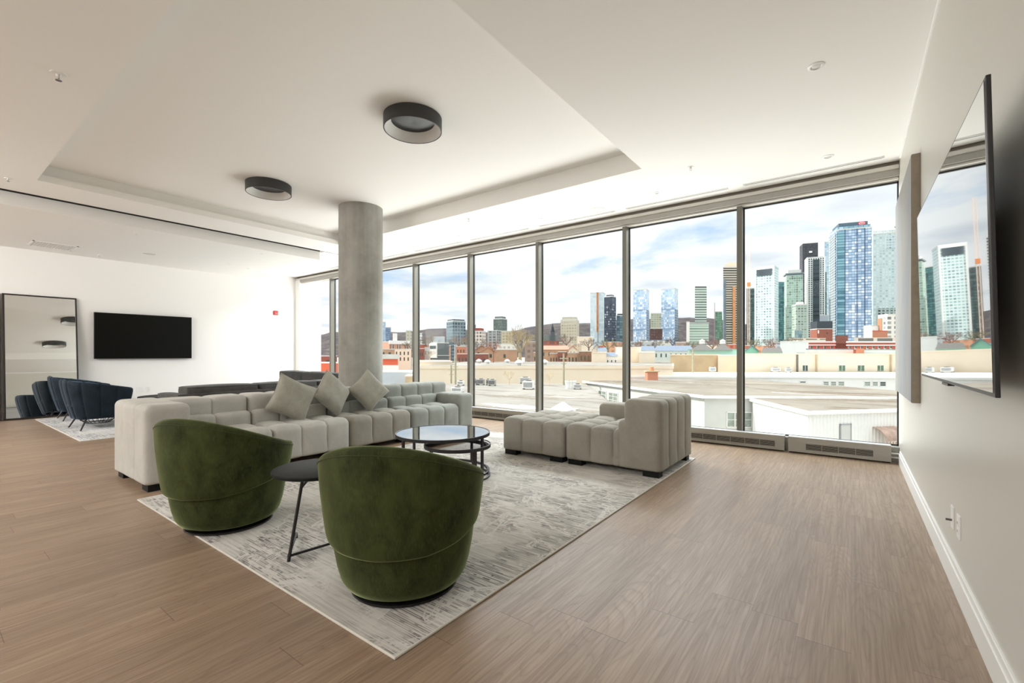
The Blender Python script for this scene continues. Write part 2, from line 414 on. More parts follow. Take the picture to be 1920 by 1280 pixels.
for k, mx_ in enumerate(mull[:7]):
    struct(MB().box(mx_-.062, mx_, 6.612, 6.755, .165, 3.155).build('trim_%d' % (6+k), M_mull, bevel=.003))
struct(MB().box(XL, -12.28, 6.60, 6.78, 0, 3.26).build('trim_13', M_trim, bevel=.003))

# convector cabinets
def convector(x0, x1, gx0, gx1, label):
    L = x1-x0; t = thing('convector_cabinet', label, 'heater', ((x0+x1)/2, 6.555, 0), 0, 'convector cabinets along the glazing')
    h = L/2; b = MB()
    g0, g1 = gx0-(x0+x1)/2, gx1-(x0+x1)/2
    b.box(-h, h, -.055, -.045, .125, .19); b.box(-h, h, -.055, -.045, .015, .05)
    b.box(-h, g0, -.055, -.045, .05, .125); b.box(g1, h, -.055, -.045, .05, .125)
    b.box(-h, h, -.045, .05, .178, .19); b.box(-h, -h+.006, -.045, .05, .0, .178); b.box(h-.006, h, -.045, .05, 0, .178)
    for z in (.06, .085, .11, .135): b.box(-h, g0, -.0565, -.055, z, z+.0015); b.box(g1, h, -.0565, -.055, z, z+.0015)
    b.build('cabinet_body', M_alu, t)
    MB().box(-h+.01, h-.01, -.01, .04, .02, .17).build('cabinet_core', M_dark, t)
    s = MB()
    for k in range(5): s.box(g0, g1, -.052, -.042, .053+k*.0155, .058+k*.0155)
    n = max(3, round((g1-g0)/.17))
    for k in range(n+1):
        x = g0+(g1-g0)*k/n; s.box(x-.003, x+.003, -.0575, -.045, .05, .125)
    s.build('grille', M_alu, t)
    MB().box(-h, h, -.057, .05, .19, .196).build('cabinet_lid', plain('pale lid', (.66,.68,.68), .25, .1), t)
convector(-.62, .353, -.44, .20, 'grey convector heater cabinet under the window nearest the right wall')
convector(-3.75, -.66, -3.5, -.76, 'long grey convector heater cabinet half hidden behind the taupe chaise')
convector(-7.0, -3.79, -6.8, -4.0, 'grey convector heater cabinet between the long sofa and the ottoman')
p = thing('heating_pipe', 'pair of bare white heating pipes at the floor right of the convector', 'pipe', (.39, 6.6, 0))
MB().tube([(-.035, 0, .05), (.035, 0, .05)], .011).tube([(-.035, -.03, .1), (.035, -.03, .1)], .009).build('pipe_run', M_white, p, True)

# concrete column
col = thing('concrete_column', 'round bare concrete column rising behind the long sofa', 'column', (-6.40, 4.47, 0))
MB().lathe([(.343, 0), (.343, ZC)], n=96).build('column_shaft', M_conc, col, True)

# ring ceiling lamps
def ring_lamp(loc, label):
    t = thing('ceiling_lamp', label, 'ceiling lamp', loc, 0, 'dark ring lamps in the ceiling recess')
    MB().lathe([(.28, 0), (.288, -.004), (.288, -.128), (.284, -.132), (.279, -.132), (.277, -.127), (.215, -.045), (.215, 0)], n=72, close=True).build('lamp_shade', plain('charcoal metal', (.03,.03,.03), .5), t, True)
    MB().lathe([(.2765, -.128), (.213, -.044)], n=72).build('lamp_reflector', plain('silver grey reflector', (.62,.62,.60), .45, .0), t, True)
    MB().lathe([(.0, -.043), (.12, -.05), (.2, -.044), (.214, -.043), (.214, -.005)], n=48).build('lamp_diffuser', plain('dark satin diffuser', (.012,.012,.012), .35, spec=.25), t, True)
    return t
LA = ring_lamp((-3.53, 3.07, ZC), 'large dark ring ceiling lamp nearest the camera, silver inside')
LB = dup(LA, (-6.53, 3.07, ZC), 0, 'dark ring ceiling lamp left of the concrete column, silver inside')

# ------------------------------------------------------------------ ceiling fittings
def downlight(x, y, z, label, r=.045):
    t = thing('downlight', label, 'downlight', (x, y, z), 0)
    MB().lathe([(r, 0), (r, -.004), (r*.72, -.009), (r*.6, -.003), (r*.55, .0)], n=28).build('trim_ring', M_white, t, True)
    MB().lathe([(0, -.006), (r*.3, -.005), (r*.55, -.001)], n=20).build('lens', M_grey, t, True)
    return t
def sprinkler(x, y, z, label):
    t = thing('sprinkler_head', label, 'sprinkler', (x, y, z))
    MB().lathe([(.036, 0), (.034, -.005), (.012, -.007), (.010, -.02), (0, -.02)], n=24).build('escutcheon', M_white, t, True)
    MB().tube([(-.011, 0, -.006), (-.011, 0, -.028), (0, 0, -.036)], .0022, 6).tube([(.011, 0, -.006), (.011, 0, -.028), (0, 0, -.036)], .0022, 6).cyl(0, 0, -.0385, -.036, .014, 16).build('deflector', plain('chrome', (.5,.5,.5), .25, 1), t)
    return t
def speaker(x, y, z, label, r=.115):
    t = thing('ceiling_speaker', label, 'speaker', (x, y, z))
    MB().lathe([(r, 0), (r, -.006), (r*.93, -.008), (r*.92, -.005)], n=48).build('speaker_rim', M_white, t, True)
    MB().cyl(0, 0, -.0055, -.001, r*.925, 48).build('speaker_grille', M_grey, t)
downlight(-.21, 4.08, HC, 'round white downlight on its own in the ceiling near the right wall', .055)
downlight(-.20, 6.02, HC, 'round white downlight above the right end of the nearest slot diffuser', .055)
sprinkler(-1.48, 5.42, HC, 'sprinkler head right of the ceiling recess corner')
downlight(-2.07, 6.01, HC, 'small white downlight between the recess corner and the second slot diffuser', .04)
speaker(-3.03, 6.19, HC, 'round flush ceiling speaker beside the window slots, nearest the camera')
downlight(-3.92, 6.02, HC, 'small white downlight left of the nearer round ceiling speaker', .04)
sprinkler(-4.87, 5.38, HC, 'sprinkler head close to the window edge of the ceiling recess')
speaker(-7.09, 6.22, HC, 'round flush ceiling speaker just right of the concrete column')
downlight(-5.7, 6.02, HC, 'small white downlight right of the far window-side speaker', .04)
downlight(-9.34, 4.25, 3.185, 'small white downlight on the dropped panel near its right tip', .04)
sm = sprinkler(-4.87, .72, HC, 'sprinkler head alone on the dim ceiling at top left'); sm.scale = (1.4, 1.4, 1.4)
sprinkler(-8.26, .78, HC, 'sprinkler head at the left edge under the ceiling recess corner')
speaker(-11.1, 2.92, 3.185, 'round flush speaker on the dropped ceiling panel above the left television')
downlight(-9.43, 2.31, 3.185, 'small white downlight on the dropped panel close to the dark slot', .04)
downlight(-10.9, 2.30, 3.185, 'small white downlight on the dropped panel left of its speaker', .04)
sprinkler(-12.0, 2.35, 3.185, 'sprinkler head on the dropped panel beside the access hatch')
downlight(-11.0, 4.31, 3.185, 'small white downlight on the dropped panel above the fire alarm side', .04)
downlight(-11.2, 4.80, 3.185, 'small white downlight at the far corner of the dropped panel', .04)
def slot(x0, x1, y, label):
    t = thing('slot_diffuser', label, 'air vent', ((x0+x1)/2, y, HC), 0, 'slot diffusers along the glazing'); h = (x1-x0)/2
    MB().box(-h, h, -.035, -.022, -.004, .0).box(-h, h, -.008, .008, -.003, 0).box(-h, h, .022, .035, -.004, 0).box(-h, -h+.02, -.035, .035, -.003, 0).box(h-.02, h, -.035, .035, -.003, 0).build('diffuser_frame', M_white, t)
    MB().box(-h+.02, h-.02, -.022, .022, -.0015, -.0005).build('diffuser_slots', M_dark, t)
for x0, x1, l in ((-1.10, .29, 'white slot diffuser in the ceiling nearest the right wall'), (-2.67, -1.28, 'second white slot diffuser from the right wall'),
                  (-4.22, -2.84, 'third white slot diffuser from the right wall, beside the round speaker'), (-5.77, -4.40, 'fourth white slot diffuser from the right wall'),
                  (-7.32, -5.95, 'white slot diffuser just right of the concrete column'), (-8.90, -7.50, 'white slot diffuser behind the concrete column, left of it'), (-10.5, -9.10, 'white slot diffuser nearest the left wall')):
    slot(x0, x1, 6.40, l)
t = thing('ceiling_vent', 'square white return air panel flush in the dropped ceiling', 'air vent', (-11.72, 1.66, 3.185))
b = MB().box(-.3, .3, -.3, -.27, -.006, 0).box(-.3, .3, .27, .3, -.006, 0).box(-.3, -.27, -.3, .3, -.006, 0).box(.27, .3, -.3, .3, -.006, 0); b.build('vent_frame', M_white, t)
b = MB(); [b.box(-.26, .26, -.26+.04*k, -.245+.04*k, -.004, 0) for k in range(14)]; b.build('vent_slats', M_grey, t)

# ------------------------------------------------------------------ things on the right wall
t = thing('wall_television', 'large slim television on the right wall, mirroring the skyline', 'television', (.345, 2.785, 1.55)); t.rotation_euler = (0, math.radians(-1.2), 0)
MB().box(-.016, -.004, -.865, .865, -.478, .478).box(-.004, .03, -.6, .6, -.38, .2).build('television_case', M_black, t, bevel=.002)
MB().box(-.0185, -.0162, -.852, .852, -.464, .466).build('screen', M_screen, t)
MB().box(-.018, .004, -.06, .10, -.488, -.478).build('sensor_bump', M_black, t)
MB().box(.03, .08, -.30, .30, -.2, .2).box(.03, .075, -.42, .42, .12, .16).box(.03, .075, -.42, .42, -.16, -.12).build('wall_bracket', M_black, t)
def canvas_mat():
    m = NB('painted canvas'); n = m.noise(1.2, 3, .5, m.mapping((1, 1.6, .7)), .6)
    c = m.ramp(n, [(.38, (.30,.295,.275)), (.5, (.285,.28,.265)), (.56, (.24,.27,.30)), (.64, (.30,.29,.275))])
    m.set(Base_Color=c, Roughness=.7); m.bump(m.noise(300, 2), .2, .001); return m.m
t = thing('canvas_picture', 'tall pale abstract canvas beside the television on the right wall', 'picture', (.43, 5.5, 1.79))
MB().box(-.052, -.001, -.79, .79, -.97, .97).build('frame', plain('brown wood frame', (.27, .225, .17), .5, var=.1, scale=20), t, bevel=.002)
MB().box(-.0555, -.0521, -.785, .785, -.965, .965).build('canvas', canvas_mat(), t)
def wallplate(name, label, cat, loc, face, w=.072, h=.116, kind='outlet'):
    t = thing(name, label, cat, loc)
    s = face
    MB().box(min(0, s*.006), max(0, s*.006), -w/2, w/2, -h/2, h/2).build('cover_plate', M_white, t, bevel=.0015)
    if kind == 'outlet':
        for z in (-.02, .02):
            b = MB().box(min(s*.006, s*.0085), max(s*.006, s*.0085), -.017, .017, z-.014, z+.014); b.build('socket', M_white, t, bevel=.001)
            MB().box(min(s*.0085, s*.0088), max(s*.0085, s*.0088), -.008, -.005, z-.006, z+.006).box(min(s*.0085, s*.0088), max(s*.0085, s*.0088), .005, .008, z-.006, z+.006).build('socket_slots', M_dark, t)
    return t
w1 = wallplate('power_outlet', 'white power outlet on the right wall, closer to the camera', 'outlet', (.43, 3.13, .345), -1)
w2 = wallplate('cable_plate', 'white cable plate with a small dark plug, right wall', 'wall plate', (.43, 3.30, .345), -1, kind='plate')
MB().tube([(-.006, 0, -.015), (-.03, 0, -.015)], .006, 10).build('coaxial_plug', plain('steel', (.15,.14,.13), .35, .8), w2, True)

# ------------------------------------------------------------------ things on the left wall
t = thing('wall_television', 'black television on the far left wall', 'television', (XL, 3.215, 1.585))
MB().box(.045, .08, -.86, .86, -.48, .48).build('television_case', M_black, t, bevel=.003)
MB().box(.0801, .083, -.85, .85, -.468, .47).build('screen', M_screen2, t)
MB().box(0.001, .045, -.3, .3, -.2, .2).build('wall_bracket', M_black, t)
def mirror(yc, label):
    t = thing('wall_mirror', label, 'mirror', (XL+.118, yc, 1.163)); t.rotation_euler = (0, math.radians(-6.3), 0); hw, hh = .50, 1.16
    b = MB()
    for a in ((-hw, hw, hh-.022, hh), (-hw, hw, -hh, -hh+.022), (-hw, -hw+.028, -hh, hh), (hw-.022, hw, -hh, hh)): b.box(.015, .05, *a)
    b.build('frame', plain('dark bronze frame', (.018,.014,.013), .4), t, bevel=.002)
    MB().box(.015, .032, -hw+.02, hw-.02, -hh+.02, hh-.02).build('mirror_glass', M_mirror, t)
    return t
mirror(1.60, 'tall framed mirror on the left wall reflecting the navy chairs')
mirror(.57, 'tall framed mirror cut off by the left edge of the photo')
t = thing('fire_alarm', 'small red fire alarm box on the left wall near the windows', 'fire alarm', (XL, 6.05, 2.32))
MB().box(.001, .045, -.055, .055, -.06, .06).build('alarm_body', plain('red plastic', (.45,.02,.02), .4), t, bevel=.005)
MB().box(.045, .052, -.03, .03, -.03, .0).build('strobe_lens', plain('pale red lens', (.6,.18,.16), .2), t, bevel=.002)
wallplate('blank_plate', 'blank white cover plate low on the left wall', 'wall plate', (XL+.001, 3.12, .43), 1, w=.12, kind='plate')
wallplate('power_outlet', 'white power outlet low on the left wall', 'outlet', (XL+.001, 3.27, .43), 1)

# ------------------------------------------------------------------ rugs
def rug(name, label, x0, x1, y0, y1, m):
    cx, cy_ = (x0+x1)/2, (y0+y1)/2
    t = thing(name, label, 'rug', (cx, cy_, 0)); hx, hy = (x1-x0)/2, (y1-y0)/2
    MB().box(-hx+.012, hx-.012, -hy+.012, hy-.012, 0.0005, .011).build('pile', m, t)
    MB().tube([(-hx+.008, -hy+.008, .0065), (hx-.008, -hy+.008, .0065), (hx-.008, hy-.008, .0065), (-hx+.008, hy-.008, .0065)], .0062, 8, True).build('binding', plain('cream binding', (.62,.6,.54), .9), t, True)
rug('area_rug', 'large cream and grey abstract rug under the green chairs', -4.70, -1.43, 1.15, 5.45, M_rug)
rug('area_rug', 'pale blue grey rug under the navy chairs', -12.0, -8.46, 1.46, 4.6, M_rug2)

# ------------------------------------------------------------------ upholstery
def fall(q): q = abs(q); return .50*math.exp(-q/.009)+.50*math.exp(-q/.045)
def tuft_box(mb, x0, x1, y0, y1, z0, z1, xs=(), ys=(), r=.05, d=.02, w=.035, n=9, crown=.0, bottom=False, zs=()):
    """rounded cushion block; seams at xs / ys run over the top and down the sides"""
    def cuts(a, b, ss):
        e = [a]+[q for q in ss if a < q < b]+[b]; out = []
        for i in range(len(e)-1):
            k = max(4, int(round((e[i+1]-e[i])/.024)))
            out += [e[i]+(e[i+1]-e[i])*(.35*j/k+.65*(1-math.cos(PI*j/k))/2) for j in range(k)]
        return out+[b]
    X = cuts(x0, x1, xs); Y = cuts(y0, y1, ys); Z = cuts(z0, z1, zs)
    rr = min(r, (x1-x0)/2-.001, (y1-y0)/2-.001, (z1-z0)/2-.001)
    cache = {}
    def vert(x, y, z):
        k = (round(x, 5), round(y, 5), round(z, 5))
        if k in cache: return cache[k]
        q = Vector((min(max(x, x0+rr), x1-rr), min(max(y, y0+rr), y1-rr), min(max(z, z0+(rr*.35)), z1-rr)))
        p = Vector((x, y, z)); v = p-q; nrm = v.normalized() if v.length > 1e-6 else Vector((0,0,1))
        if z <= z0+1e-6: out = Vector((q.x+nrm.x*rr*.8 if abs(x-q.x) > 1e-6 else x, q.y+nrm.y*rr*.8 if abs(y-q.y) > 1e-6 else y, z0)); 
        else: out = q + nrm*(rr if v.length > 1e-6 else 0)
        g = 0
        for s_ in xs: g += fall(x-s_)
        for s_ in ys: g += fall(y-s_)
        for s_ in zs: g += fall(z-s_)
        side = abs(nrm.x) > .8 or abs(nrm.y) > .8
        fade = min(1, max(0, (z-z0)/.12)) if not zs else 1
        dd = d*(.45+.55*fade) if side else d
        if abs(nrm.x) > .7:
            g = sum(fall(y-s_) for s_ in ys)+sum(fall(z-s_) for s_ in zs)
        elif abs(nrm.y) > .7:
            g = sum(fall(x-s_) for s_ in xs)+sum(fall(z-s_) for s_ in zs)
        out = out - nrm*dd*min(g, 1.5)
        if crown and nrm.z > .5:
            def cell(q, a, b, ss):
                e = [a]+[v_ for v_ in ss if a < v_ < b]+[b]
                for i_ in range(len(e)-1):
                    if q <= e[i_+1]+1e-9: return math.sin(PI*max(0, min(1, (q-e[i_])/(e[i_+1]-e[i_]))))
                return 0
            out.z += crown*(cell(x, x0, x1, xs)*cell(y, y0, y1, ys))**.7
        mb.v.append(tuple(out)); cache[k] = len(mb.v)-1; return cache[k]
    def grid(A, B, f, flip):
        for i in range(len(A)-1):
            for j in range(len(B)-1):
                q = (f(A[i], B[j]), f(A[i+1], B[j]), f(A[i+1], B[j+1]), f(A[i], B[j+1]))
                mb.f.append(q[::-1] if flip else q)
    grid(X, Y, lambda a, b: vert(a, b, z1), False); grid(X, Y, lambda a, b: vert(a, b, z0), True)
    grid(X, Z, lambda a, b: vert(a, y0, b), False); grid(X, Z, lambda a, b: vert(a, y1, b), True)
    grid(Y, Z, lambda a, b: vert(x1, a, b), False); grid(Y, Z, lambda a, b: vert(x0, a, b), True)
    return mb
def feet(t, x0, x1, y0, y1, z=.0, s=(.16, .10)):
    for (x, y) in ((x0, y0), (x1, y0), (x0, y1), (x1, y1)):
        sx = 1 if x == x0 else -1; sy = 1 if y == y0 else -1
        MB().box(min(x, x+sx*s[0]), max(x, x+sx*s[0]), min(y, y+sy*s[1]), max(y, y+sy*s[1]), z, z+.068).build('leg', M_blackw, t)
# long sofa: x runs front (+) to back (-); the module origin is the front lower corner
SX = -4.87
def seat_part(t, m, y0, y1, seams, x_back=-.60, name='seat', front=0.0):
    b = MB(); tuft_box(b, x_back, front, y0, y1, .062, .425, xs=(-.27,), ys=seams, r=.07, d=.030, w=.03, crown=.014)
    b.build(name, m, t, True, angle=75)
def back_part(t, m, y0, y1, seams, xb=-.98, name='backrest'):
    b = MB(); tuft_box(b, -.64, -.50, y0, y1, .30, .575, ys=seams, r=.06, d=.024, w=.028)
    b.build('lower_back_roll', m, t, True, angle=75)
    b = MB(); tuft_box(b, xb, -.60, y0, y1, .062, .745, ys=seams, r=.065, d=.027, w=.028, zs=())
    b.build(name, m, t, True, angle=75)
G = 'sections of the long tufted sofa'
# section 1: high end block and its seat
t = thing('sofa_section', 'oatmeal tufted end section of the long sofa, high arm block facing left', 'sofa', (SX, 1.25, 0), 0, G)
b = MB(); tuft_box(b, -.98, 0, 0, .35, .062, .755, xs=(-.33, -.66), r=.06, d=.012); b.build('arm_block', M_sofa, t, True, angle=75)
seat_part(t, M_sofa, .345, 1.10, (.72,)); back_part(t, M_sofa, .30, 1.10, (.74,))
feet(t, -.93, -.03, .03, 1.07)
t = thing('sofa_section', 'oatmeal tufted middle section of the long sofa under the leftmost cushion', 'sofa', (SX, 2.355, 0), 0, G)
seat_part(t, M_sofa, 0, .91, (.305, .61)); back_part(t, M_sofa, 0, .91, (.305, .61)); feet(t, -.93, -.03, .03, .88)
t = thing('sofa_section', 'grey tufted middle section of the long sofa in front of the column', 'sofa', (SX, 3.27, 0), 0, G)
seat_part(t, M_taupe, 0, .955, (.32, .64)); back_part(t, M_sofag, 0, .955, (.32, .64)); feet(t, -.93, -.03, .03, .92)
t = thing('sofa_section', 'grey tufted section of the long sofa with the low arm by the windows', 'sofa', (SX, 4.23, 0), 0, G)
seat_part(t, M_sofag, 0, .96, (.32, .64)); back_part(t, M_sofag, 0, 1.28, (.32, .64, .96)); feet(t, -.93, -.03, .03, 1.25)
b = MB(); tuft_box(b, -.56, 0, .95, 1.27, .062, .585, xs=(-.27,), r=.06, d=.012); b.build('armrest', M_sofag, t, True, angle=75)

# ottoman and chaise
GX0, GY0 = -3.36, 4.30
t = thing('ottoman_section', 'square taupe tufted ottoman section at the left of the chaise', 'ottoman', (GX0, GY0, .012))
b = MB(); tuft_box(b, 0, .855, 0, 1.0, .06, .43, xs=(.285, .57), ys=(.333, .667), r=.06, d=.026, crown=.020); b.build('seat', M_taupe, t, True, angle=75)
feet(t, .03, .82, .03, .97)
t = thing('chaise_section', 'taupe tufted chaise section with high channelled back and low arm', 'sofa', (GX0+.865, GY0, .012))
b = MB(); tuft_box(b, 0, .66, 0, .86, .06, .43, xs=(.30, .555), ys=(.29, .575), r=.06, d=.026, crown=.020); b.build('seat', M_taupe, t, True, angle=75)
b = MB(); tuft_box(b, .60, .80, 0, 1.07, .06, .535, ys=(.27, .54, .81), r=.06, d=.02); b.build('lower_back_roll', M_taupe, t, True, angle=75)
b = MB(); tuft_box(b, .665, 1.05, 0, 1.07, .06, .745, ys=(.27, .54, .81), r=.065, d=.022); b.build('backrest', M_taupe, t, True, angle=75)
b = MB(); tuft_box(b, 0, .70, .80, 1.07, .06, .60, r=.07, d=.01); b.build('armrest', M_taupe, t, True, angle=75)
feet(t, .03, 1.02, .03, 1.04)

# dark corner sofa behind
def plump(t, name, x0, x1, y0, y1, z0, z1, m=M_dksofa, crown=.02):
    b = MB(); tuft_box(b, x0, x1, y0, y1, z0, z1, r=.045, d=0, crown=crown); o = b.build(name, m, t, True, angle=75)
    z = z1-.012
    MB().tube([(x0+.02, y0+.012, z), (x1-.02, y0+.012, z), (x1-.012, y0+.02, z), (x1-.012, y1-.02, z), (x1-.02, y1-.012, z), (x0+.02, y1-.012, z), (x0+.012, y1-.02, z), (x0+.012, y0+.02, z)], .006, 6, True).build('piping', M_dksofa, o, True)
    return o
t = thing('corner_sofa', 'charcoal corner sofa with piped cushions behind the long sofa', 'sofa', (-8.0, 2.45, 0))
plump(t, 'backrest', -.22, 0, 0, 3.3, .10, .60)
plump(t, 'arm', -.95, 0, -.0, .2, .10, .58)
for k in range(3): plump(t, 'back_cushion', -.42, -.03, .12+1.06*k, 1.16+1.06*k, .42, .70)
for k in range(3): plump(t, 'seat_cushion', -.97, -.36, .22+1.0*k, 1.2+1.0*k, .22, .43)
plump(t, 'return_backrest', -3.15, 0, 3.28, 3.55, .10, .77)
for k in range(3): plump(t, 'back_cushion', -3.1+1.03*k, -2.08+1.03*k, 3.0, 3.28, .42, .80)
plump(t, 'return_seat', -3.15, -.97, 2.45, 3.1, .10, .43)
feet(t, -.9, -.05, .05, 3.1)

# throw cushions
def cushion(label, center, s, angle, lean, yaw=0, seed=1):
    rnd = random.Random(seed); t = thing('throw_cushion', label, 'cushion', center, 0, 'cushions on the long sofa')
    n = 26; b = MB(); h = s/2
    R = Matrix.Rotation(yaw, 3, 'Z') @ Matrix.Rotation(lean, 3, 'Y') @ Matrix.Rotation(angle, 3, 'X')
    ph = [rnd.uniform(0, 6) for _ in range(6)]
    def pt(i, j, sg):
        a, c = 2*i/n-1, 2*j/n-1
        e = max(0, (1-a**4)*(1-c**4))
        th = .095*e**.6
        wr = .004*math.sin(3*a+2*c+ph[0])*math.sin(2*c-3*a+ph[1])+.004*math.sin(11*(a+c*.4)+ph[2])*max(0, abs(c)-.35)+.005*math.sin(13*(c-a*.3)+ph[3])*max(0, abs(a)-.3)
        pin = 1-.10*(1-abs(a)**1.5)*abs(c)**3; pin2 = 1-.10*(1-abs(c)**1.5)*abs(a)**3
        return R @ Vector((sg*(th+wr*e), a*h*pin2, c*h*pin))
    for sg in (1, -1):
        o = len(b.v)
        for i in range(n+1):
            for j in range(n+1): b.v.append(tuple(pt(i, j, sg)))
        for i in range(n):
            for j in range(n):
                q = (o+i*(n+1)+j, o+(i+1)*(n+1)+j, o+(i+1)*(n+1)+j+1, o+i*(n+1)+j+1)
                b.f.append(q if sg > 0 else q[::-1])
    b.build('cover', M_cush, t, True, angle=180)
    per = [pt(i, 0, 0) for i in range(n)]+[pt(n, j, 0) for j in range(n)]+[pt(n-i, n, 0) for i in range(n)]+[pt(0, n-j, 0) for j in range(n)]
    MB().tube([tuple(q) for q in per], .0035, 5, True).build('seam', M_cush, t, True)
cushion('leftmost of the three sage cushions, lying tilted on the long sofa', (-5.31, 2.77, .675), .47, math.radians(-27), math.radians(-14), math.radians(-8), 1)
cushion('darker middle cushion standing on its corner against the sofa back', (-5.33, 3.30, .70), .45, math.radians(45+0), math.radians(-18), math.radians(14), 5)
cushion('rightmost of the three sage cushions, standing on its corner', (-5.32, 3.84, .70), .44, math.radians(45-4), math.radians(-16), math.radians(-12), 9)

# ------------------------------------------------------------------ green swivel chairs
def lerp(a, b, t): return a+(b-a)*t
def table(x, pts):
    for (a, va), (c, vc) in zip(pts, pts[1:]):
        if x <= c: 
            k = max(0, (x-a)/(c-a)); k = k*k*(3-2*k) if False else k
            return va+(vc-va)*k
    return pts[-1][1]
def swivel_chair(loc, back, label):
    """back = world azimuth of the middle of the back"""
    t = thing('swivel_chair', label, 'armchair', loc, back, 'green barrel swivel chairs')
    PH = math.radians(132)
    rim = lambda p: .55+.235*(1+math.cos(p*1.33))/2
    seam = lambda p: table(abs(p), [(0, .268), (.6, .275), (1.05, .30), (1.75, .355), (2.31, .39)])
    # body: drum that swells up from the plinth
    MB().lathe([(0, .035), (.27, .035), (.298, .048), (.320, .085), (.338, .15), (.351, .22), (.359, .29), (.358, .36), (.34, .395), (.0, .40)], n=72).build('base_upholstery', M_green, t, True, angle=180)
    # wrap-round shell
    b = MB(); n = 84; rows = None
    def ro(z, zs):      # outer radius of the shell against height
        k = (z-zs)/.5
        return .388+.040*math.sin(min(1, k*1.1)*PI/2)
    for i in range(n+1):
        p = -PH+2*PH*i/n; zr, zs = rim(p), seam(p); endk = 1-max(0, (abs(p)-(PH-.16))/.16)**2
        endk = math.sqrt(max(0.0, endk)); 
        thick = .085; ri = ro(zr, zs)-thick
        prof = [(ri, .38), (ri+.002, zr-.10), (ri+.006, zr-.035), (ri+.022, zr-.008), (ri+.045, zr), (ri+.066, zr-.005), (ro(zr-.03, zs)-.004, zr-.018), (ro(zr-.04, zs)-.0015, zr-.030), (ro(zr-.05, zs)+.001, zr-.042)]
        for k in range(1, 12):
            z = lerp(zr-.05, zs+.035, k/11); prof.append((ro(z, zs), z))
        prof += [(.390, zs+.022), (.387, zs+.008), (.378, zs-.003), (.362, zs-.004), (.345, zs+.01)]
        mid = ri+thick*.5; zc = (zr+zs)/2
        if abs(p) > PH-.16:
            prof = [(lerp(mid, r_, .15+.85*endk), lerp(zc, z_, .9+.1*endk)) for r_, z_ in prof]
        if rows is None: rows = len(prof)
        tick = 0
        for r_, z_ in prof: b.v.append((r_*math.cos(p), r_*math.sin(p), z_))
    for i in range(n):
        for k in range(rows-1): b.f.append((i*rows+k, (i+1)*rows+k, (i+1)*rows+k+1, i*rows+k+1))
    b.f.append(tuple(range(rows))); b.f.append(tuple(n*rows+k for k in reversed(range(rows))))
    sh = b.build('back_shell', M_green, t, True, angle=75)
    # piped seam below the rim and stitched channels over it
    pts = []
    for i in range(n+1):
        p = (-PH+.12)+(2*PH-.24)*i/n; zr, zs = rim(p), seam(p)
        pts.append(((ro(zr-.04, zs)+.0005)*math.cos(p), (ro(zr-.04, zs)+.0005)*math.sin(p), zr-.036))
    MB().tube(pts, .0026, 6).build('rim_piping', plain('olive thread', (.035,.045,.012), .9), sh, True)
    c = MB()
    for k in range(-5, 6):
        p = k*.40; zr = rim(p); ri = ro(zr, seam(p))-.085
        pp = [(ri-.001, .45), (ri, zr-.10), (ri+.004, zr-.035), (ri+.021, zr-.009), (ri+.045, zr-.001), (ri+.065, zr-.006), (ri+.076, zr-.018)]
        c.tube([(a*math.cos(p), a*math.sin(p), z) for a, z in pp], .0018, 5)
    c.build('channel_seam', plain('dark green thread', (.02,.032,.006), .9), sh, True)
    MB().lathe([(0, .485), (.2, .482), (.27, .47), (.3, .445), (.305, .42), (.29, .40), (0, .40)], n=56).build('seat_cushion', M_green, t, True, angle=180)
    MB().lathe([(0, .0), (.262, .0), (.272, .004), (.272, .014), (.262, .020), (.20, .022), (.20, .04), (0, .04)], n=64).build('swivel_plinth', plain('gloss black metal', (.01,.01,.01), .2), t, True)
    return t
def chair_at(u, d, a_deg, label):
    x, y = DP(u, d)
    cdir = math.atan2(-y, -x)                # azimuth towards the camera
    swivel_chair((x, y, .0115), cdir + math.radians(a_deg), label)
chair_at(760, 2.395, -20, 'green velvet barrel swivel chair nearest the camera, back turned')
chair_at(431, 3.24, -44, 'green velvet barrel swivel chair at left, beside the arm of the long sofa')

# ------------------------------------------------------------------ tables
x, y = DP(596, 2.72)
f1 = ZP(541, 1052, .012); f2 = ZP(700, 1003, .012); f3 = ZP(556, 1008, .012)
t = thing('side_table', 'round black side table between the two green chairs', 'side table', (x, y, .0115))
R_ = lambda q, z: (q[0]-x, q[1]-y, z)
MB().lathe([(0, .492), (.236, .492), (.25, .498), (.252, .506), (.25, .513), (.24, .5165), (0, .5165)], n=72).build('table_top', M_blackw, t, True)
top1 = ZP(569, 893, .49); h1 = (top1[0]-x, top1[1]-y, .492)
MB().tube([R_(f1, 0.0), h1], .0095, 10).build('leg', M_black, t, True)
MB().tube([R_(f2, 0.0), (h1[0]*-.6, h1[1]*-.6, .492)], .0095, 10).build('leg', M_black, t, True)
k = .72
MB().tube([(lerp(R_(f1,0)[0], h1[0], .84), lerp(R_(f1,0)[1], h1[1], .84), .413), (h1[0]+.045, h1[1]+.03, .492)], .007, 8).build('brace', M_black, t, True)
a = Vector(R_(f1, .03)); 
MB().tube([a, Vector(R_(f2, .03))], .008, 8).tube([a, Vector(R_(f3, .03))], .008, 8).tube([Vector(R_(f3, .03)), Vector(R_(f3, 0.0))], .008, 8).build('foot_rail', M_black, t, True)
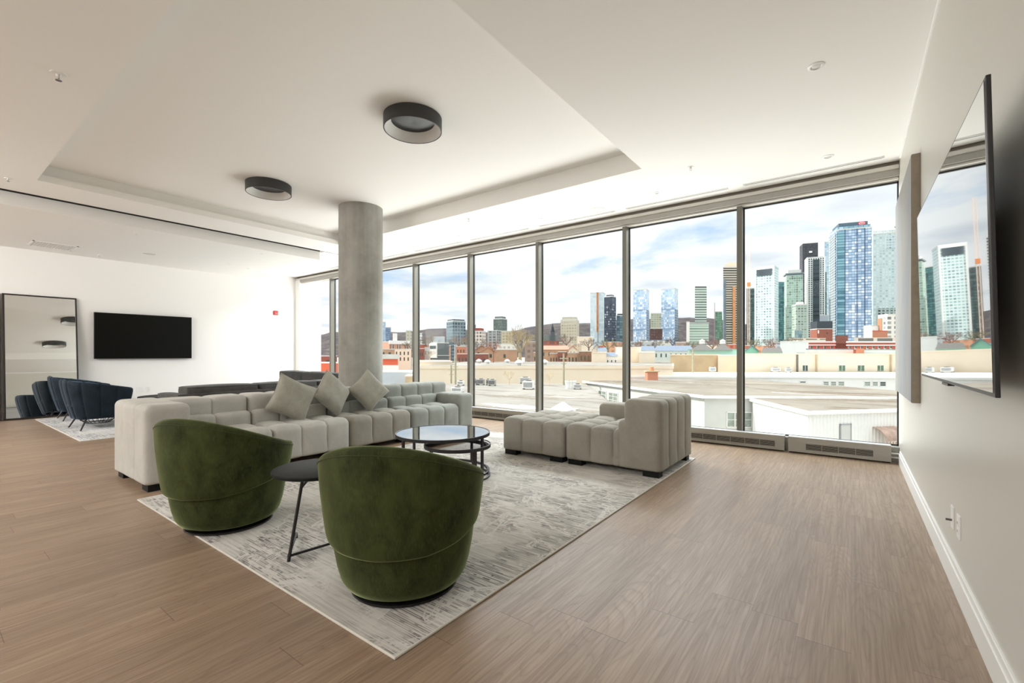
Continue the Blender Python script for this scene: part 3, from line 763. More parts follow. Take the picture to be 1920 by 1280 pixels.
def nest_table(u, d, r, h, label, legs, arc):
    x, y = DP(u, d); t = thing('coffee_table', label, 'coffee table', (x, y, .0115), 0, 'nested round coffee tables')
    MB().lathe([(r, h-.03), (r, h), (r-.012, h), (r-.012, h-.012), (r-.03, h-.012), (r-.03, h-.03)], n=80, close=True).build('table_rim', M_black, t, True)
    MB().cyl(0, 0, h-.010, h-.003, r-.013, 80).build('glass_top', M_ttop, t)
    rl = r-.014
    for a in legs:
        MB().box(rl*math.cos(a)-.011, rl*math.cos(a)+.011, rl*math.sin(a)-.011, rl*math.sin(a)+.011, 0.012, h-.028).build('leg', M_black, t)
    a0, a1 = arc; n = 48
    MB().tube([(rl*math.cos(lerp(a0, a1, i/n)), rl*math.sin(lerp(a0, a1, i/n)), .0115) for i in range(n+1)], .0115, 6).build('base_ring', M_black, t, True)
cam_az = lambda u, d: math.atan2(-DP(u, d)[1], -DP(u, d)[0])
az = cam_az(831, 4.64)
nest_table(831, 4.64, .475, .40, 'larger round black coffee table with a mirror-like glass top', [az+.95, az-.95, az+2.4, az-2.4], (az-.95, az+2*PI-2.4-.8))
az2 = cam_az(858, 4.46)
nest_table(858, 4.46, .325, .315, 'smaller round coffee table nested under the larger one', [az2+.55, az2-.9, az2+2.6], (az2-.9, az2+2.6))

# ------------------------------------------------------------------ far lounge corner: navy chairs and tables
def navy_chair(loc, rz, label):
    t = thing('lounge_chair', label, 'armchair', loc, rz, 'navy lounge chairs')
    # opens towards +y; channelled shell wraps the back and sides
    b = MB(); n = 170; PH = math.radians(125); rows = None
    for i in range(n+1):
        p = -PH+2*PH*i/n; k = abs(p)/PH
        zr = .80-.16*k**1.5; ch = .016*(1-math.exp(-abs(math.sin(p*7.2))*4))
        prof = []
        for (ox, z) in ((-.055, .37), (-.05, zr-.06), (-.04, zr-.015), (-.02, zr), (0, zr-.02), (.0, zr-.06)): prof.append((1.0, ox+(ch if ox > -.03 else 0), z))
        for q in range(1, 9):
            z = lerp(zr-.06, .17, q/8); prof.append((1.0-.27*(q/8)**1.3, ch, z))
        prof.append((.66, 0, .165))
        rows = len(prof)
        sx, sy = .44, .47
        for sc, off, z in prof:
            cxx, cyy = math.sin(p), -math.cos(p)
            e = (abs(cxx)**3+abs(cyy)**3)**(-1/3)          # squarish plan
            b.v.append((cxx*e*(sx*sc+off), cyy*e*(sy*sc+off)+.0, z))
    for i in range(n):
        for k in range(rows-1): b.f.append((i*rows+k+1, (i+1)*rows+k+1, (i+1)*rows+k, i*rows+k))
    b.f.append(tuple(range(rows))); b.f.append(tuple(n*rows+k for k in reversed(range(rows))))
    b.build('channelled_shell', M_navy, t, True, angle=70)
    s = MB(); tuft_box(s, -.30, .30, -.30, .34, .20, .43, r=.06, d=0, crown=.02); s.build('seat_cushion', M_navy, t, True, angle=80)
    for sx_ in (-1, 1):
        for sy_ in (-1, 1):
            MB().tube([(sx_*.18, sy_*.2, .215), (sx_*.25, sy_*.24, .19), (sx_*.315, sy_*.33, 0)], [.014, .014, .010], 8).build('leg', M_black, t, True)
    return t
navy_chair((-9.90, 1.97, .0115), math.radians(3), 'navy velvet lounge chair with channelled back, nearer one on the small rug')
navy_chair((-11.50, 2.05, .0115), math.radians(-2), 'navy velvet lounge chair next to the mirror, half hidden by the other')
t = thing('wire_table', 'low dark round table on a wire basket base behind the navy chair', 'side table', (-10.15, 2.95, .0115))
b = MB()
for k in range(24):
    a = 2*PI*k/24; b.tube([(.30*math.cos(a), .30*math.sin(a), .40), (.27*math.cos(a+.1), .27*math.sin(a+.1), .18), (.19*math.cos(a+.2), .19*math.sin(a+.2), .004)], .004, 5)
for r_, z in ((.30, .40), (.282, .27), (.25, .13), (.19, .006)): b.tube([(r_*math.cos(2*PI*i/40), r_*math.sin(2*PI*i/40), z) for i in range(40)], .005, 5, True)
b.build('wire_base', M_black, t, True); MB().cyl(0, 0, .40, .425, .44, 56).build('table_top', M_blackw, t, bevel=.004)
t = thing('wire_stool', 'low wire basket stool on the rug under the navy chair', 'stool', (-10.55, 2.05, .0115))
b = MB()
for k in range(22):
    a = 2*PI*k/22; b.tube([(.27*math.cos(a), .27*math.sin(a), .17), (.25*math.cos(a+.1), .25*math.sin(a+.1), .09), (.16*math.cos(a+.2), .16*math.sin(a+.2), .004)], .004, 5)
for r_, z in ((.27, .17), (.26, .11), (.225, .055), (.16, .006)): b.tube([(r_*math.cos(2*PI*i/40), r_*math.sin(2*PI*i/40), z) for i in range(40)], .0045, 5, True)
b.build('wire_base', M_black, t, True); MB().cyl(0, 0, .17, .18, .275, 48).build('stool_top', M_blackw, t)
#EXTERIOR
# ================================================================== the city beyond the glazing
def S(r, g, b): return tuple(((q/255)/12.92 if q <= 10 else ((q/255+.055)/1.055)**2.4) for q in (r, g, b))
GZ = -9.0
def ground_mat():
    m = NB('winter ground'); n = m.noise(.05, 6, .6); c = m.ramp(n, [(.35, S(150,146,138)), (.6, S(190,186,176))])
    m.set(Base_Color=c, Roughness=.95); return m.m
struct(MB().box(-2600, 2200, 7.2, 3200, GZ-.5, GZ).build('ground', ground_mat()))
def gravel(name, a, b_, stain, sc=.12):
    m = NB(name); n = m.noise(sc, 6, .65); f = m.noise(6, 3, .6)
    c = m.ramp(n, [(.3, a), (.65, b_)])
    st_ = m.noise(1.0, 6, .7, m.mapping((.06, .22, 1), rot=(0, 0, .5)), .9)
    c = m.mix(m.ramp(st_, [(.54, 0.0), (.57, .8), (.60, .25), (.64, .7)]), c, stain)
    c = m.mix(m.ramp(f, [(.55, 0.0), (.7, .2)]), c, tuple(q*.6 for q in a))
    pd = m.noise(1.0, 4, .6, m.mapping((.07, .16, 1), rot=(0, 0, .9), loc=(4, 2, 0)), .5)
    c = m.mix(m.ramp(pd, [(.63, 0.0), (.66, .8)]), c, S(225, 228, 232))
    m.set(Base_Color=c, Roughness=.9); return m.m
R_gravel = gravel('weathered gravel roof', S(134,127,115), S(158,150,137), S(100,76,50))
R_grey = gravel('grey membrane roof', S(144,140,132), S(168,163,154), S(116,102,84), .08)
E_white = plain('white render', S(240,240,236), .8, var=.03, scale=.6)
E_wgrey = plain('pale grey render', S(208,209,204), .85, var=.06, scale=.5)
E_cream = plain('cream render', S(236,222,200), .85, var=.04, scale=.3)
E_tan = plain('stained tan render', S(205,182,148), .9, var=.12, scale=.4)
E_metal = plain('galvanised metal', S(170,172,172), .5, .2, .1, 2)
E_slate = plain('slate blue roof', S(128,142,160), .7, var=.1, scale=2)
E_dkroof = plain('dark shingle roof', S(120,116,112), .9, var=.12, scale=3)
E_mint = plain('mint painted siding', S(160,210,190), .7, var=.04)
E_glass = plain('dark window glass', S(70,84,80), .15, var=.3, scale=.8)
E_ltglass = plain('pale window glass', S(150,160,150), .2, var=.3, scale=1.5)
E_ggl = plain('green window glass', S(96,122,96), .2, var=.45, scale=2)
E_wood = plain('weathered pole wood', S(170,165,140), .9, var=.2, scale=3)
_fac = {}
def facade(frame, g1, g2, cw=3.2, ch=3.2, mx=.2, mz=.3, rough=.35, rnd=1.0, hi=None, hip=.0, u0=0.0):
    key = (frame, g1, g2, cw, ch, mx, mz, rough, hi, hip)
    if key in _fac: return _fac[key]
    m = NB('tower facade'); s = m.sep(m.coord('UV'))
    a = m.math('DIVIDE', s[0], cw); b = m.math('DIVIDE', s[1], ch)
    fx, fz = m.math('FRACT', a), m.math('FRACT', b)
    wn = m.N.new('ShaderNodeTexWhiteNoise'); wn.noise_dimensions = '2D'
    m.L.new(m.comb(m.math('FLOOR', a), m.math('FLOOR', b)), wn.inputs['Vector'])
    big = m.noise(.06, 3, .6)
    k = m.math('ADD', m.math('MULTIPLY', wn.outputs['Value'], .6*rnd), m.math('MULTIPLY', big, .6))
    g = m.ramp(k, [(.25, g1), (.75, g2)])
    if hi: g = m.mix(m.math('GREATER_THAN', wn.outputs['Value'], 1-hip), g, hi)
    win = m.math('MULTIPLY', m.math('GREATER_THAN', fx, mx), m.math('GREATER_THAN', fz, mz))
    geo = m.N.new('ShaderNodeNewGeometry'); nz = m.sep(geo.outputs['Normal'])[2]
    win = m.math('MULTIPLY', win, m.math('LESS_THAN', nz, .5))
    c = m.mix(win, frame, g)
    m.set(Base_Color=c, Roughness=m.math('SUBTRACT', .8, m.math('MULTIPLY', win, .8-rough)))
    _fac[key] = m.m; return m.m
def foot(u0, u1, d, us=None, depth=None):
    """plan of a building whose faces span surveyed bearings u0..u1; us = bearing of the near corner"""
    if us is None:
        a, b = Vector(DP(u0, d)), Vector(DP(u1, d))
        um = (u0+u1)/2; f = Vector(DP(um, 1)).normalized(); r = Vector((f.y, -f.x))
        w = (b-a).length; q = (depth or .8*w)
        return [tuple(a), tuple(b), tuple(b+f*q-r*w*.04), tuple(a+f*q+r*w*.04)]
    P = Vector(DP(us, d)); f = P.normalized(); r = Vector((f.y, -f.x))
    wl = (P-Vector(DP(u0, d))).length; wr = (Vector(DP(u1, d))-P).length
    L = math.hypot(wl, wr); th = math.atan2(wl, wr)
    Rt = P+L*(math.cos(th)*r+math.sin(th)*f); Lt = P+L*(-math.sin(th)*r+math.cos(th)*f)
    return [tuple(Lt), tuple(P), tuple(Rt), tuple(Lt+Rt-P)]
def inset(pts, k):
    cx = sum(p[0] for p in pts)/len(pts); cy_ = sum(p[1] for p in pts)/len(pts)
    return [(lerp(p[0], cx, k), lerp(p[1], cy_, k)) for p in pts]
def rel(pts, o): return [(p[0]-o[0], p[1]-o[1]) for p in pts]
def block(label, u0, u1, vt, d, mat, us=None, name='high_rise', cat='building', group=None, caps=(), roof=None, depth=None, zb=GZ):
    """caps: (inset, height, material, part name) stacked on the top"""
    ft = foot(u0, u1, d, us, depth); o = (sum(p[0] for p in ft)/4, sum(p[1] for p in ft)/4, zb)
    t = thing(name, label, cat, o, 0, group); zt = HZ(vt, d)-zb
    p = rel(ft, o)
    MB().prism(p, 0, zt).build('facade', mat, t)
    MB().prism(inset(p, -.015), zt, zt+min(1.2, max(.25, .02*zt))).build('parapet', roof or E_wgrey, t)
    z = zt
    for k, h, m_, nm in caps:
        MB().prism(inset(p, k), z, z+h).build(nm, m_, t); z += h
    t['zt'] = zt
    del t['zt']
    return t, p, zt
def strip(t, p, i, s0, s1, z0, z1, mat, name, off=.4):
    """a slab standing proud of face i of the footprint p"""
    a, b = Vector(p[i]), Vector(p[(i+1) % len(p)]); e = b-a; n = Vector((e.y, -e.x)).normalized()
    if n.dot((a+b)/2) < 0: n = -n
    q = [a+e*s0-n*.2, a+e*s1-n*.2, a+e*s1+n*off, a+e*s0+n*off]
    return MB().prism([tuple(v) for v in q], z0, z1).build(name, mat, t)

# Mount with bare woods behind the city
def hill():
    prof = [(300, 640), (560, 634), (620, 622), (700, 622), (760, 622), (800, 616), (850, 613), (900, 622), (960, 620), (1010, 608), (1060, 604), (1110, 605), (1170, 597), (1230, 596), (1290, 594), (1340, 596), (1400, 606), (1500, 622), (1700, 640), (2000, 655)]
    b = MB(); n = 150; rows = 14; rnd = random.Random(3)
    for j in range(rows):
        k = j/(rows-1)
        for i in range(n):
            u = 300+1700*i/(n-1); v = table(u, prof); d = lerp(1500, 2600, k)
            top = HZ(v, 2300)
            h = lerp(GZ, top, math.sin(min(1, k*1.22)*PI/2)**1.3)+(rnd.uniform(-3, 3) if k > .1 else 0)
            x, y = DP(u, d); b.v.append((x, y, h))
    for j in range(rows-1):
        for i in range(n-1): b.f.append((j*n+i, j*n+i+1, (j+1)*n+i+1, (j+1)*n+i))
    m = NB('bare wooded hill'); nn = m.noise(.02, 8, .8); c = m.ramp(nn, [(.38, S(44,42,50)), (.5, S(72,64,64)), (.62, S(100,92,86)), (.68, S(128,124,120))]); m.set(Base_Color=c, Roughness=1)
    o = b.build('hill', m.m, None, True, angle=180); tag(o, 'long low hill covered in bare woods on the horizon', 'hill')
hill()

W_, K_ = S(236,238,238), S(30,34,40)
# ---- right-hand cluster
t, p, z = block('round-shouldered brown tower with cream floor bands and an orange hoist', 1356, 1392, 502, 640, facade(S(214,206,190), S(44,44,46), S(92,84,76), 60, 3.3, 0, .42), caps=((.12, 5, E_cream, 'crown'), (.4, 4, E_cream, 'penthouse')))
strip(t, p, 0, .48, .62, 4, z*.8, plain('orange hoist rail', S(214,150,100), .8, var=.15, scale=.3), 'hoist', 1.2)
strip(t, p, 0, .0, .12, 0, z*.88, plain('bluish balcony glass', S(110,124,134), .3, var=.2, scale=.2), 'balcony_stack', 1.6)
block('dark green glass tower just right of the orange crane mast', 1400, 1419, 541, 700, facade(S(70,88,90), S(30,46,52), S(88,118,116), 4, 3.6, .12, .25))
t, p, z = block('white tower with a big dark sign box framed in its top', 1419, 1459, 499, 600, facade(S(226,238,236), S(96,140,146), S(176,212,212), 3.3, 3.4, .35, .42), us=1452)
strip(t, p, 0, .12, .88, z-11, z-2.5, plain('dark sign glass', S(88,98,104), .2, var=.2, scale=.1), 'sign_box', .6)
strip(t, p, 0, 0, 1, z-2.5, z+1.5, E_white, 'top_beam', .8); strip(t, p, 0, .0, .08, 0, z, E_white, 'white_fin', .7); strip(t, p, 0, .92, 1, 0, z, E_white, 'white_fin', .7)
block('narrow teal glass tower between the white sign tower and the pale green one', 1459, 1472, 529, 760, facade(S(60,100,104), S(34,72,80), S(96,150,150), 3.5, 3.5, .1, .2))
t, p, z = block('pale green glass tower with a projecting flat roof cap', 1471, 1501, 518, 690, facade(S(190,206,196), S(84,112,92), S(164,194,176), 3, 3.4, .2, .25), us=1475, caps=((.03, 3, plain('teal plant room', S(110,146,150), .4), 'plant_room'), (-.12, 1.5, plain('grey roof cap', S(130,138,140), .5), 'roof_cap'), (.2, 5, E_wgrey, 'penthouse')))
t, p, z = block('tallest black tower with a small white lit patch near its top', 1500, 1529, 457, 820, facade(S(64,66,72), S(48,50,56), S(84,86, 94), 3, 3.4, .3, .35), us=1505)
strip(t, p, 1, .42, .62, z-17, z-14, E_white, 'sign_panel', .6)
t, p, z = block('white framed tower with a dark glass middle in front of the black tower', 1509, 1541, 484, 700, facade(S(224,226,222), S(40,48,54), S(84,92,96), 3.0, 3.2, .45, .3), us=1513)
strip(t, p, 1, .33, .70, 2, z-3, facade(S(70,80,86), S(22,30,36), S(62,74,80), 40, 3.2, 0, .22), 'dark_bay', 1.0)
strip(t, p, 1, .0, .06, 0, z+1, E_white, 'white_fin', 1.0); strip(t, p, 1, .94, 1, 0, z+1, E_white, 'white_fin', 1.0)
block('dark green tower glimpsed left of the big blue glass tower', 1541, 1550, 510, 800, facade(S(80,100,96), S(40,62,60), S(110,140,132), 3, 3.4, .2, .3))
block('pale blue tower standing behind the left edge of the big blue tower', 1546, 1560, 454, 900, facade(S(176,200,214), S(150,184,206), S(206,224,232), 4, 4, .1, .15))
t, p, z = block('big blue glass tower carrying a red and white roof badge', 1556, 1621, 432, 560, facade(S(66,96,128), S(136,168,200), S(196,216,236), 3.2, 3.35, .07, .16, .2, 1.0, S(232,240,248), .18), us=1568, caps=((.06, 4.5, facade(S(90,120,140), S(110,150,170), S(170,200,214), 5, 4.5, .1, .15), 'crown_floor'),))
strip(t, p, 1, .02, .24, 3, z-2, facade(S(70,104,120), S(60,110,130), S(130,176,190), 8, 3.35, .05, .22), 'teal_bay', .5)
for k, s_ in enumerate((.24, .58, .80)): strip(t, p, 1, s_, s_+.012, 0, z, plain('navy mullion', S(50,70,100), .5), 'facade_rib', .7)
strip(t, p, 0, .15, .95, 2, z-3, facade(S(176,184,188), S(40,50,56), S(96,110,118), 6, 3.35, .5, .35), 'balcony_stack', .8)
cr = inset(p, .18); cz = z+4.5
MB().prism(cr, cz, cz+4.5).build('penthouse', plain('blue grey plant screen', S(84,104,118), .4, var=.1, scale=.2), t)
a, b2 = Vector(cr[1]), Vector(cr[2]); e = b2-a; n_ = Vector((e.y, -e.x)).normalized(); mid = a+e*.80
def badge(rx, rz, off, mat, nm):
    m_ = MB(); k = 28; o = []
    for s_ in (0, 1):
        for i in range(k):
            q = 2*PI*i/k; w = mid+e.normalized()*rx*math.cos(q)+n_*(off*.2+s_*off*.8 if True else 0)
            m_.v.append((w.x, w.y, cz+2.2+rz*math.sin(q)))
    for i in range(k): m_.f.append((i, (i+1) % k, k+(i+1) % k, k+i))
    m_.f.append(tuple(range(k))); m_.f.append(tuple(k+i for i in range(k)))
    return m_.build(nm, mat, t)
badge(4.0, 2.3, .5, plain('badge red', S(214,40,70), .5), 'roof_badge'); badge(3.1, 1.55, .6, E_white, 'badge_ring'); badge(2.5, 1.1, .7, plain('badge red', S(214,40,70), .5), 'badge_centre')
bar = MB(); c0 = mid+n_*.75
bar.box(-1.4, 1.4, -.08, .08, -.25, .25); o_ = bar.build('badge_bar', E_white, t); o_.location = (c0.x, c0.y, cz+2.2); o_.rotation_euler = (0, 0, math.atan2(e.y, e.x))
t, p, z = block('tall pale grey green tower at the right edge with a tilted roof sign', 1622, 1677, 440, 620, facade(S(196,212,210), S(150,172,176), S(206,222,222), 3.4, 3.6, .38, .42), us=1637, caps=((.04, 5, facade(S(224,232,230), S(190,204,204), S(220,228,228), 2.6, 5, .35, .1), 'crown_screen'),))
strip(t, p, 1, .12, .95, 3, z*.42, facade(S(170,186,180), S(44,56,62), S(100,116,118), 4.6, 3.9, .4, .42), 'lower_windows', .5)
strip(t, p, 1, .45, .8, z-20, z-2, facade(S(200,214,214), S(110,134,146), S(180,198,204), 3.2, 3.6, .3, .45), 'upper_windows', .5)
q = Vector(p[2]).lerp(Vector(p[1]), .10); o_ = MB().box(-3.2, 3.2, -1.2, 1.2, -2, 2).build('roof_sign', plain('grey sign box', S(84,90,94), .5), t); o_.location = (q.x, q.y-2.5, z+8.5); o_.rotation_euler = (0, math.radians(-35), math.radians(20))
o_ = MB().box(-2.2, 2.2, -1.3, -1.2, -1.1, 1.1).build('roof_sign_face', E_wgrey, t); o_.location = (q.x, q.y-2.5, z+8.5); o_.rotation_euler = (0, math.radians(-35), math.radians(20))
block('low glass block with balconies in front of the white framed tower', 1486, 1511, 572, 560, facade(S(176,188,176), S(70,92,86), S(150,176,166), 3.4, 3.2, .35, .4), us=1493, caps=((.5, 4, E_white, 'roof_dome'),))
block('small grey glass block at the foot of the towers', 1490, 1504, 619, 500, facade(S(120,140,144), S(80,110,116), S(150,176,180), 4, 4, .1, .15))
t, p, z = block('brick tower block with a charcoal metal top, left of the blue tower', 1521, 1556, 617, 430, plain('red brown brick', S(150,92,76), .9, var=.08, scale=.5), us=1532, caps=((-.0, 7.5, plain('charcoal cladding', S(58,66,74), .6, var=.1, scale=.3), 'metal_top'),))
strip(t, p, 1, .05, .12, z-4, z-1, E_white, 'white_sign', .3); strip(t, p, 1, .62, .7, z-4.5, z-3.2, E_glass, 'window', .2)
block('pale grey block behind the brick one, beside the blue tower', 1537, 1553, 592, 640, plain('pale grey cladding', S(176,182,190), .6, var=.05))
t, p, z = block('white and brown apartment block at the right edge of the windows', 1650, 1690, 590, 330, facade(S(232,228,218), S(96,100,100), S(170,174,170), 4.6, 3.4, .42, .42), us=1664)
strip(t, p, 0, .0, .45, z-16, z-2, plain('tan brick panel', S(180,130,100), .9), 'brick_panel', .4)
block('small white house block between the blue tower and the apartments', 1622, 1648, 611, 340, facade(S(236,240,240), S(190,200,204), S(226,232,234), 3.4, 3.6, .6, .6), us=1633)

# orange tower crane
def crane(u, d, vt, vb, label, name='tower_crane'):
    x, y = DP(u, d); t = thing(name, label, 'crane', (x, y, GZ)); H = HZ(vt, d)-GZ; b = MB(); w = .8
    for sx in (-w, w):
        for sy in (-w, w): b.tube([(sx, sy, 0), (sx, sy, H)], .13, 4)
    k = 0; z = 0
    while z < H-2.4:
        s_ = 1 if k % 2 else -1
        b.tube([(-w*s_, -w, z), (w*s_, -w, z+2.4)], .07, 4).tube([(-w, -w*s_, z), (-w, w*s_, z+2.4)], .07, 4).tube([(-w, -w, z), (w, -w, z)], .07, 4); z += 2.4; k += 1
    b.build('mast', plain('faded crane orange', S(240,216,198), .7, var=.1), t)
    MB().box(-1.2, 1.2, -1.2, 1.2, H*.60, H*.60+3.5).build('crane_cab', plain('crane orange', S(226,140,70), .6), t)
    return t
crane(1404, 420, 438, 650, 'tall orange lattice crane mast beside the window post')
# ---- middle cluster
t, p, z = block('beige concrete office block with a stepped penthouse', 1051, 1086, 600, 520, facade(S(196,188,166), S(150,146,130), S(176,170,152), 3, 3.4, .4, .5), us=1081, caps=((.18, 4, plain('beige plant room', S(186,178,158), .9), 'penthouse'),))
t, p, z = block('pale glass tower under construction with a ragged orange strip', 1107, 1135, 549, 640, facade(S(196,210,216), S(176,198,210), S(214,226,230), 3, 3.3, .12, .2), us=1131)
strip(t, p, 0, .5, .62, z*.43, z+1, plain('orange scaffolding mesh', S(190,120,66), .9, var=.35, scale=.3), 'hoist', 1.2); strip(t, p, 0, .54, .6, 0, z*.43, E_metal, 'hoist_rail', .8)
t, p, z = block('dark navy tower dotted with small lit windows', 1133, 1155, 556, 600, facade(S(38,46,58), S(34,44,58), S(76,90,106), 2.6, 3.2, .3, .35, .2, 1, S(150,160,166), .16), us=1148, caps=((.35, 3, plain('navy plant room', S(48,58,72), .6), 'penthouse'),))
block('small teal glass tower cut by the window post', 1156, 1171, 592, 620, facade(S(80,100,112), S(40,66,80), S(120,150,160), 4, 3.5, .12, .2), caps=((.2, 3, plain('navy plant room', S(48,58,72), .6), 'penthouse'),))
for u0, u1, us, vt, lab in ((1188, 1217, 1212, 543, 'left one of the twin pale blue chequered glass towers'), (1241, 1271, 1265, 541, 'right one of the twin pale blue chequered glass towers')):
    t, p, z = block(lab, u0, u1, vt, 600, facade(S(184,206,228), S(126,162,200), S(196,216,236), 1.7, 3.3, .22, .3, .2, 1, S(244,248,250), .36), us=us)
    strip(t, p, 1, .1, .9, 4, z*.72, facade(S(150,170,190), S(40,52,64), S(96,112,128), 3.4, 3.3, .3, .4), 'balcony_stack', .6)
    for k in (.27, .45, .72): strip(t, p, 0, -.01, 1.01, z*k, z*k+1.2, plain('blue band', S(140,170,200), .5), 'floor_band', .4)
block('beige green slab building between the twin blue towers', 1220, 1242, 588, 700, facade(S(192,192,170), S(120,126,110), S(170,172,154), 4, 3.4, .3, .5))
block('dark brown block low between the twin blue towers', 1219, 1242, 616, 560, facade(S(84,62,58), S(60,44,44), S(110,84,76), 3, 3.2, .4, .45))
t, p, z = block('slim tower striped in white and green', 1303, 1325, 541, 616, facade(S(206,214,204), S(62,84,78), S(120,142,130), 60, 3.4, 0, .5), caps=((.02, 3, plain('dark cap', S(64,74,76), .5), 'roof_cap'),))
block('wider striped green and white podium below the slim striped tower', 1290, 1329, 606, 590, facade(S(200,212,200), S(110,136,122), S(160,184,168), 50, 3.4, 0, .45))
block('narrow white wall block left of the striped podium', 1287, 1293, 604, 585, plain('white panel', S(236,232,226), .8))
block('green glass block left of the brown banded tower', 1341, 1354, 585, 700, facade(S(110,146,126), S(70,108,92), S(140,178,156), 3, 3.4, .2, .3))
t = thing('radio_mast', 'thin radio mast on the hill between the striped and brown towers', 'mast', (*DP(1340, 1500), GZ)); MB().tube([(0, 0, 0), (0, 0, HZ(567, 1500)-GZ)], [2.2, .7], 4).build('mast', plain('mast steel', S(130,110,120), .8), t)
# church with steeple
x, y = DP(1036, 520); t = thing('church', 'grey stone church with a thin dark steeple', 'church', (x, y, GZ), TH)
MB().box(-11, 9, 0, 22, 0, HZ(628, 520)-GZ).build('nave', facade(S(120,128,126), S(80,86,86), S(104,112,112), 4, 8, .5, .4), t)
MB().box(-2.4, 2.4, -2.4, 2.4, 0, HZ(622, 520)-GZ).build('tower', plain('church stone', S(84,92,94), .9), t); MB().cyl(0, 0, HZ(622, 520)-GZ, HZ(604, 520)-GZ, 2.4, 8, .05).build('steeple', plain('steeple copper', S(46,56,64), .8), t)
# ---- left cluster
t, p, z = block('long dark slab block with a gridded end wall', 837, 873, 602, 430, facade(S(128,146,152), S(44,60,70), S(80,98,108), 3, 3.1, .3, .35), us=849, caps=((.1, 2, plain('slab roof', S(70,80,86), .7), 'penthouse'),))
t, p, z = block('dark green grey tower with a stepped top left of the big bare tree', 925, 951, 598, 560, facade(S(96,108,104), S(58,70,70), S(110,122,116), 2.8, 3.2, .35, .4), us=942, caps=((.2, 3.5, plain('grey plant room', S(110,118,114), .8), 'penthouse'),))
block('twin slab of grey flats below the dark green grey tower', 914, 941, 620, 500, facade(S(160,160,156), S(66,76,82), S(116,124,126), 5, 3, .35, .35), us=932)
block('beige flats standing behind the big bare tree', 940, 962, 621, 480, facade(S(196,184,158), S(140,132,114), S(170,160,140), 3.4, 3, .4, .45))
block('white and red brick flats right of the window post', 880, 911, 621, 400, facade(S(214,206,196), S(96,86,84), S(150,132,124), 2.8, 3, .4, .4), us=903, caps=((.25, 3, plain('red brick top', S(150,74,62), .9), 'penthouse'),))
block('dark block half hidden behind the window post', 876, 892, 609, 520, facade(S(96,106,112), S(60,70,78), S(100,112,118), 3, 3.2, .3, .3))
block('pale blue grey tower just right of the concrete column', 706, 723, 604, 700, facade(S(156,178,200), S(130,156,184), S(180,200,216), 3, 3.6, .25, .3))
block('small slate blue tower beside the pale blue grey one', 723, 733, 614, 760, facade(S(110,126,150), S(84,104,134), S(140,158,178), 3, 3.4, .3, .3))
block('cream slab at the left side of the first window post', 761, 772, 620, 430, facade(S(186,184,168), S(150,150,138), S(170,168,154), 3, 3.2, .4, .5))
block('white low block with dark windows between hill and slab', 783, 792, 625, 480, facade(S(226,226,222), S(110,120,124), S(170,176,176), 3, 3.2, .4, .5))
block('grey terraced building below the dark slab block', 812, 834, 632, 430, facade(S(176,184,188), S(130,144,152), S(196,204,206), 4, 3, .2, .35))
t, p, z = block('windowless dark grey hall right of the bare tree by the first post', 804, 842, 643, 215, plain('charcoal sheet', S(98,108,110), .7, var=.05, scale=.3), us=820)
strip(t, p, 0, .1, 1.0, z-7, z+.4, E_wgrey, 'pale_end', .4); strip(t, p, 0, .2, .9, z-2.6, z-1.2, E_glass, 'window_band', .6); strip(t, p, 1, 0, 1, z-6.0, z-5.7, E_wgrey, 'ledge', .3)
t, p, z = block('orange brick flats with white edges behind the cream terrace', 707, 767, 641, 230, facade(S(204,158,132), S(190,130,104), S(214,170,146), 60, 6, .0, .1), us=730)
strip(t, p, 1, -.02, 1.02, z-1.0, z+.8, E_white, 'white_cornice', .5)
for s_ in (.08, .42, .80): strip(t, p, 1, s_, s_+.09, z-9, z-1.4, facade(S(230,230,226), S(60,64,66), S(90,94,96), 4, 3, .1, .35), 'balcony_stack', .6)
strip(t, p, 1, .18, .40, z, z+4.5, E_white, 'penthouse', -.1)
t, p, z = block('cream terrace with two rows of small dark windows', 740, 771, 655, 150, E_cream)
for r_ in range(2):
    for k in range(4): strip(t, p, 0, .08+.235*k, .15+.235*k, z-1.8-1.9*r_, z-.7-1.9*r_, E_glass, 'window', .06)
t, p, z = block('orange painted shop block near the concrete column', 640, 746, 668, 125, plain('bright orange paint', S(226,108,76), .7, var=.03), depth=14)
strip(t, p, 0, -.01, 1.01, 0, z-2.4, E_white, 'white_lower_wall', .2); strip(t, p, 0, .74, 1.02, z-.7, z+.6, E_wgrey, 'grey_step', .5)
# ---- mid distance roofs and walls
def slab(name, label, poly, zr, zb, wall, roof, over=.25, fas=.35, fasm=None, cat='building'):
    cx = sum(p[0] for p in poly)/len(poly); cy_ = sum(p[1] for p in poly)/len(poly); t = thing(name, label, cat, (cx, cy_, zb)); p = rel(poly, (cx, cy_))
    MB().prism(p, 0, zr-zb-.02, bottom=False).build('walls', wall, t)
    def grow(q, g):
        n = len(q); A = sum(q[i][0]*q[(i+1)%n][1]-q[(i+1)%n][0]*q[i][1] for i in range(n)); s_ = 1 if A > 0 else -1; out = []
        for i in range(n):
            a, b, c = Vector(q[i-1]), Vector(q[i]), Vector(q[(i+1)%n]); e1 = (b-a).normalized(); e2 = (c-b).normalized()
            n1 = Vector((e1.y, -e1.x))*s_; n2 = Vector((e2.y, -e2.x))*s_; bi = (n1+n2).normalized(); out.append(tuple(b+bi*g/max(.4, bi.dot(n1))))
        return out
    g = grow(p, over)
    MB().prism(g, zr-zb-fas, zr-zb).build('fascia', fasm or E_white, t)
    MB().prism(grow(p, over-.35), zr-zb, zr-zb+.03).build('roof', roof, t)
    return t, p
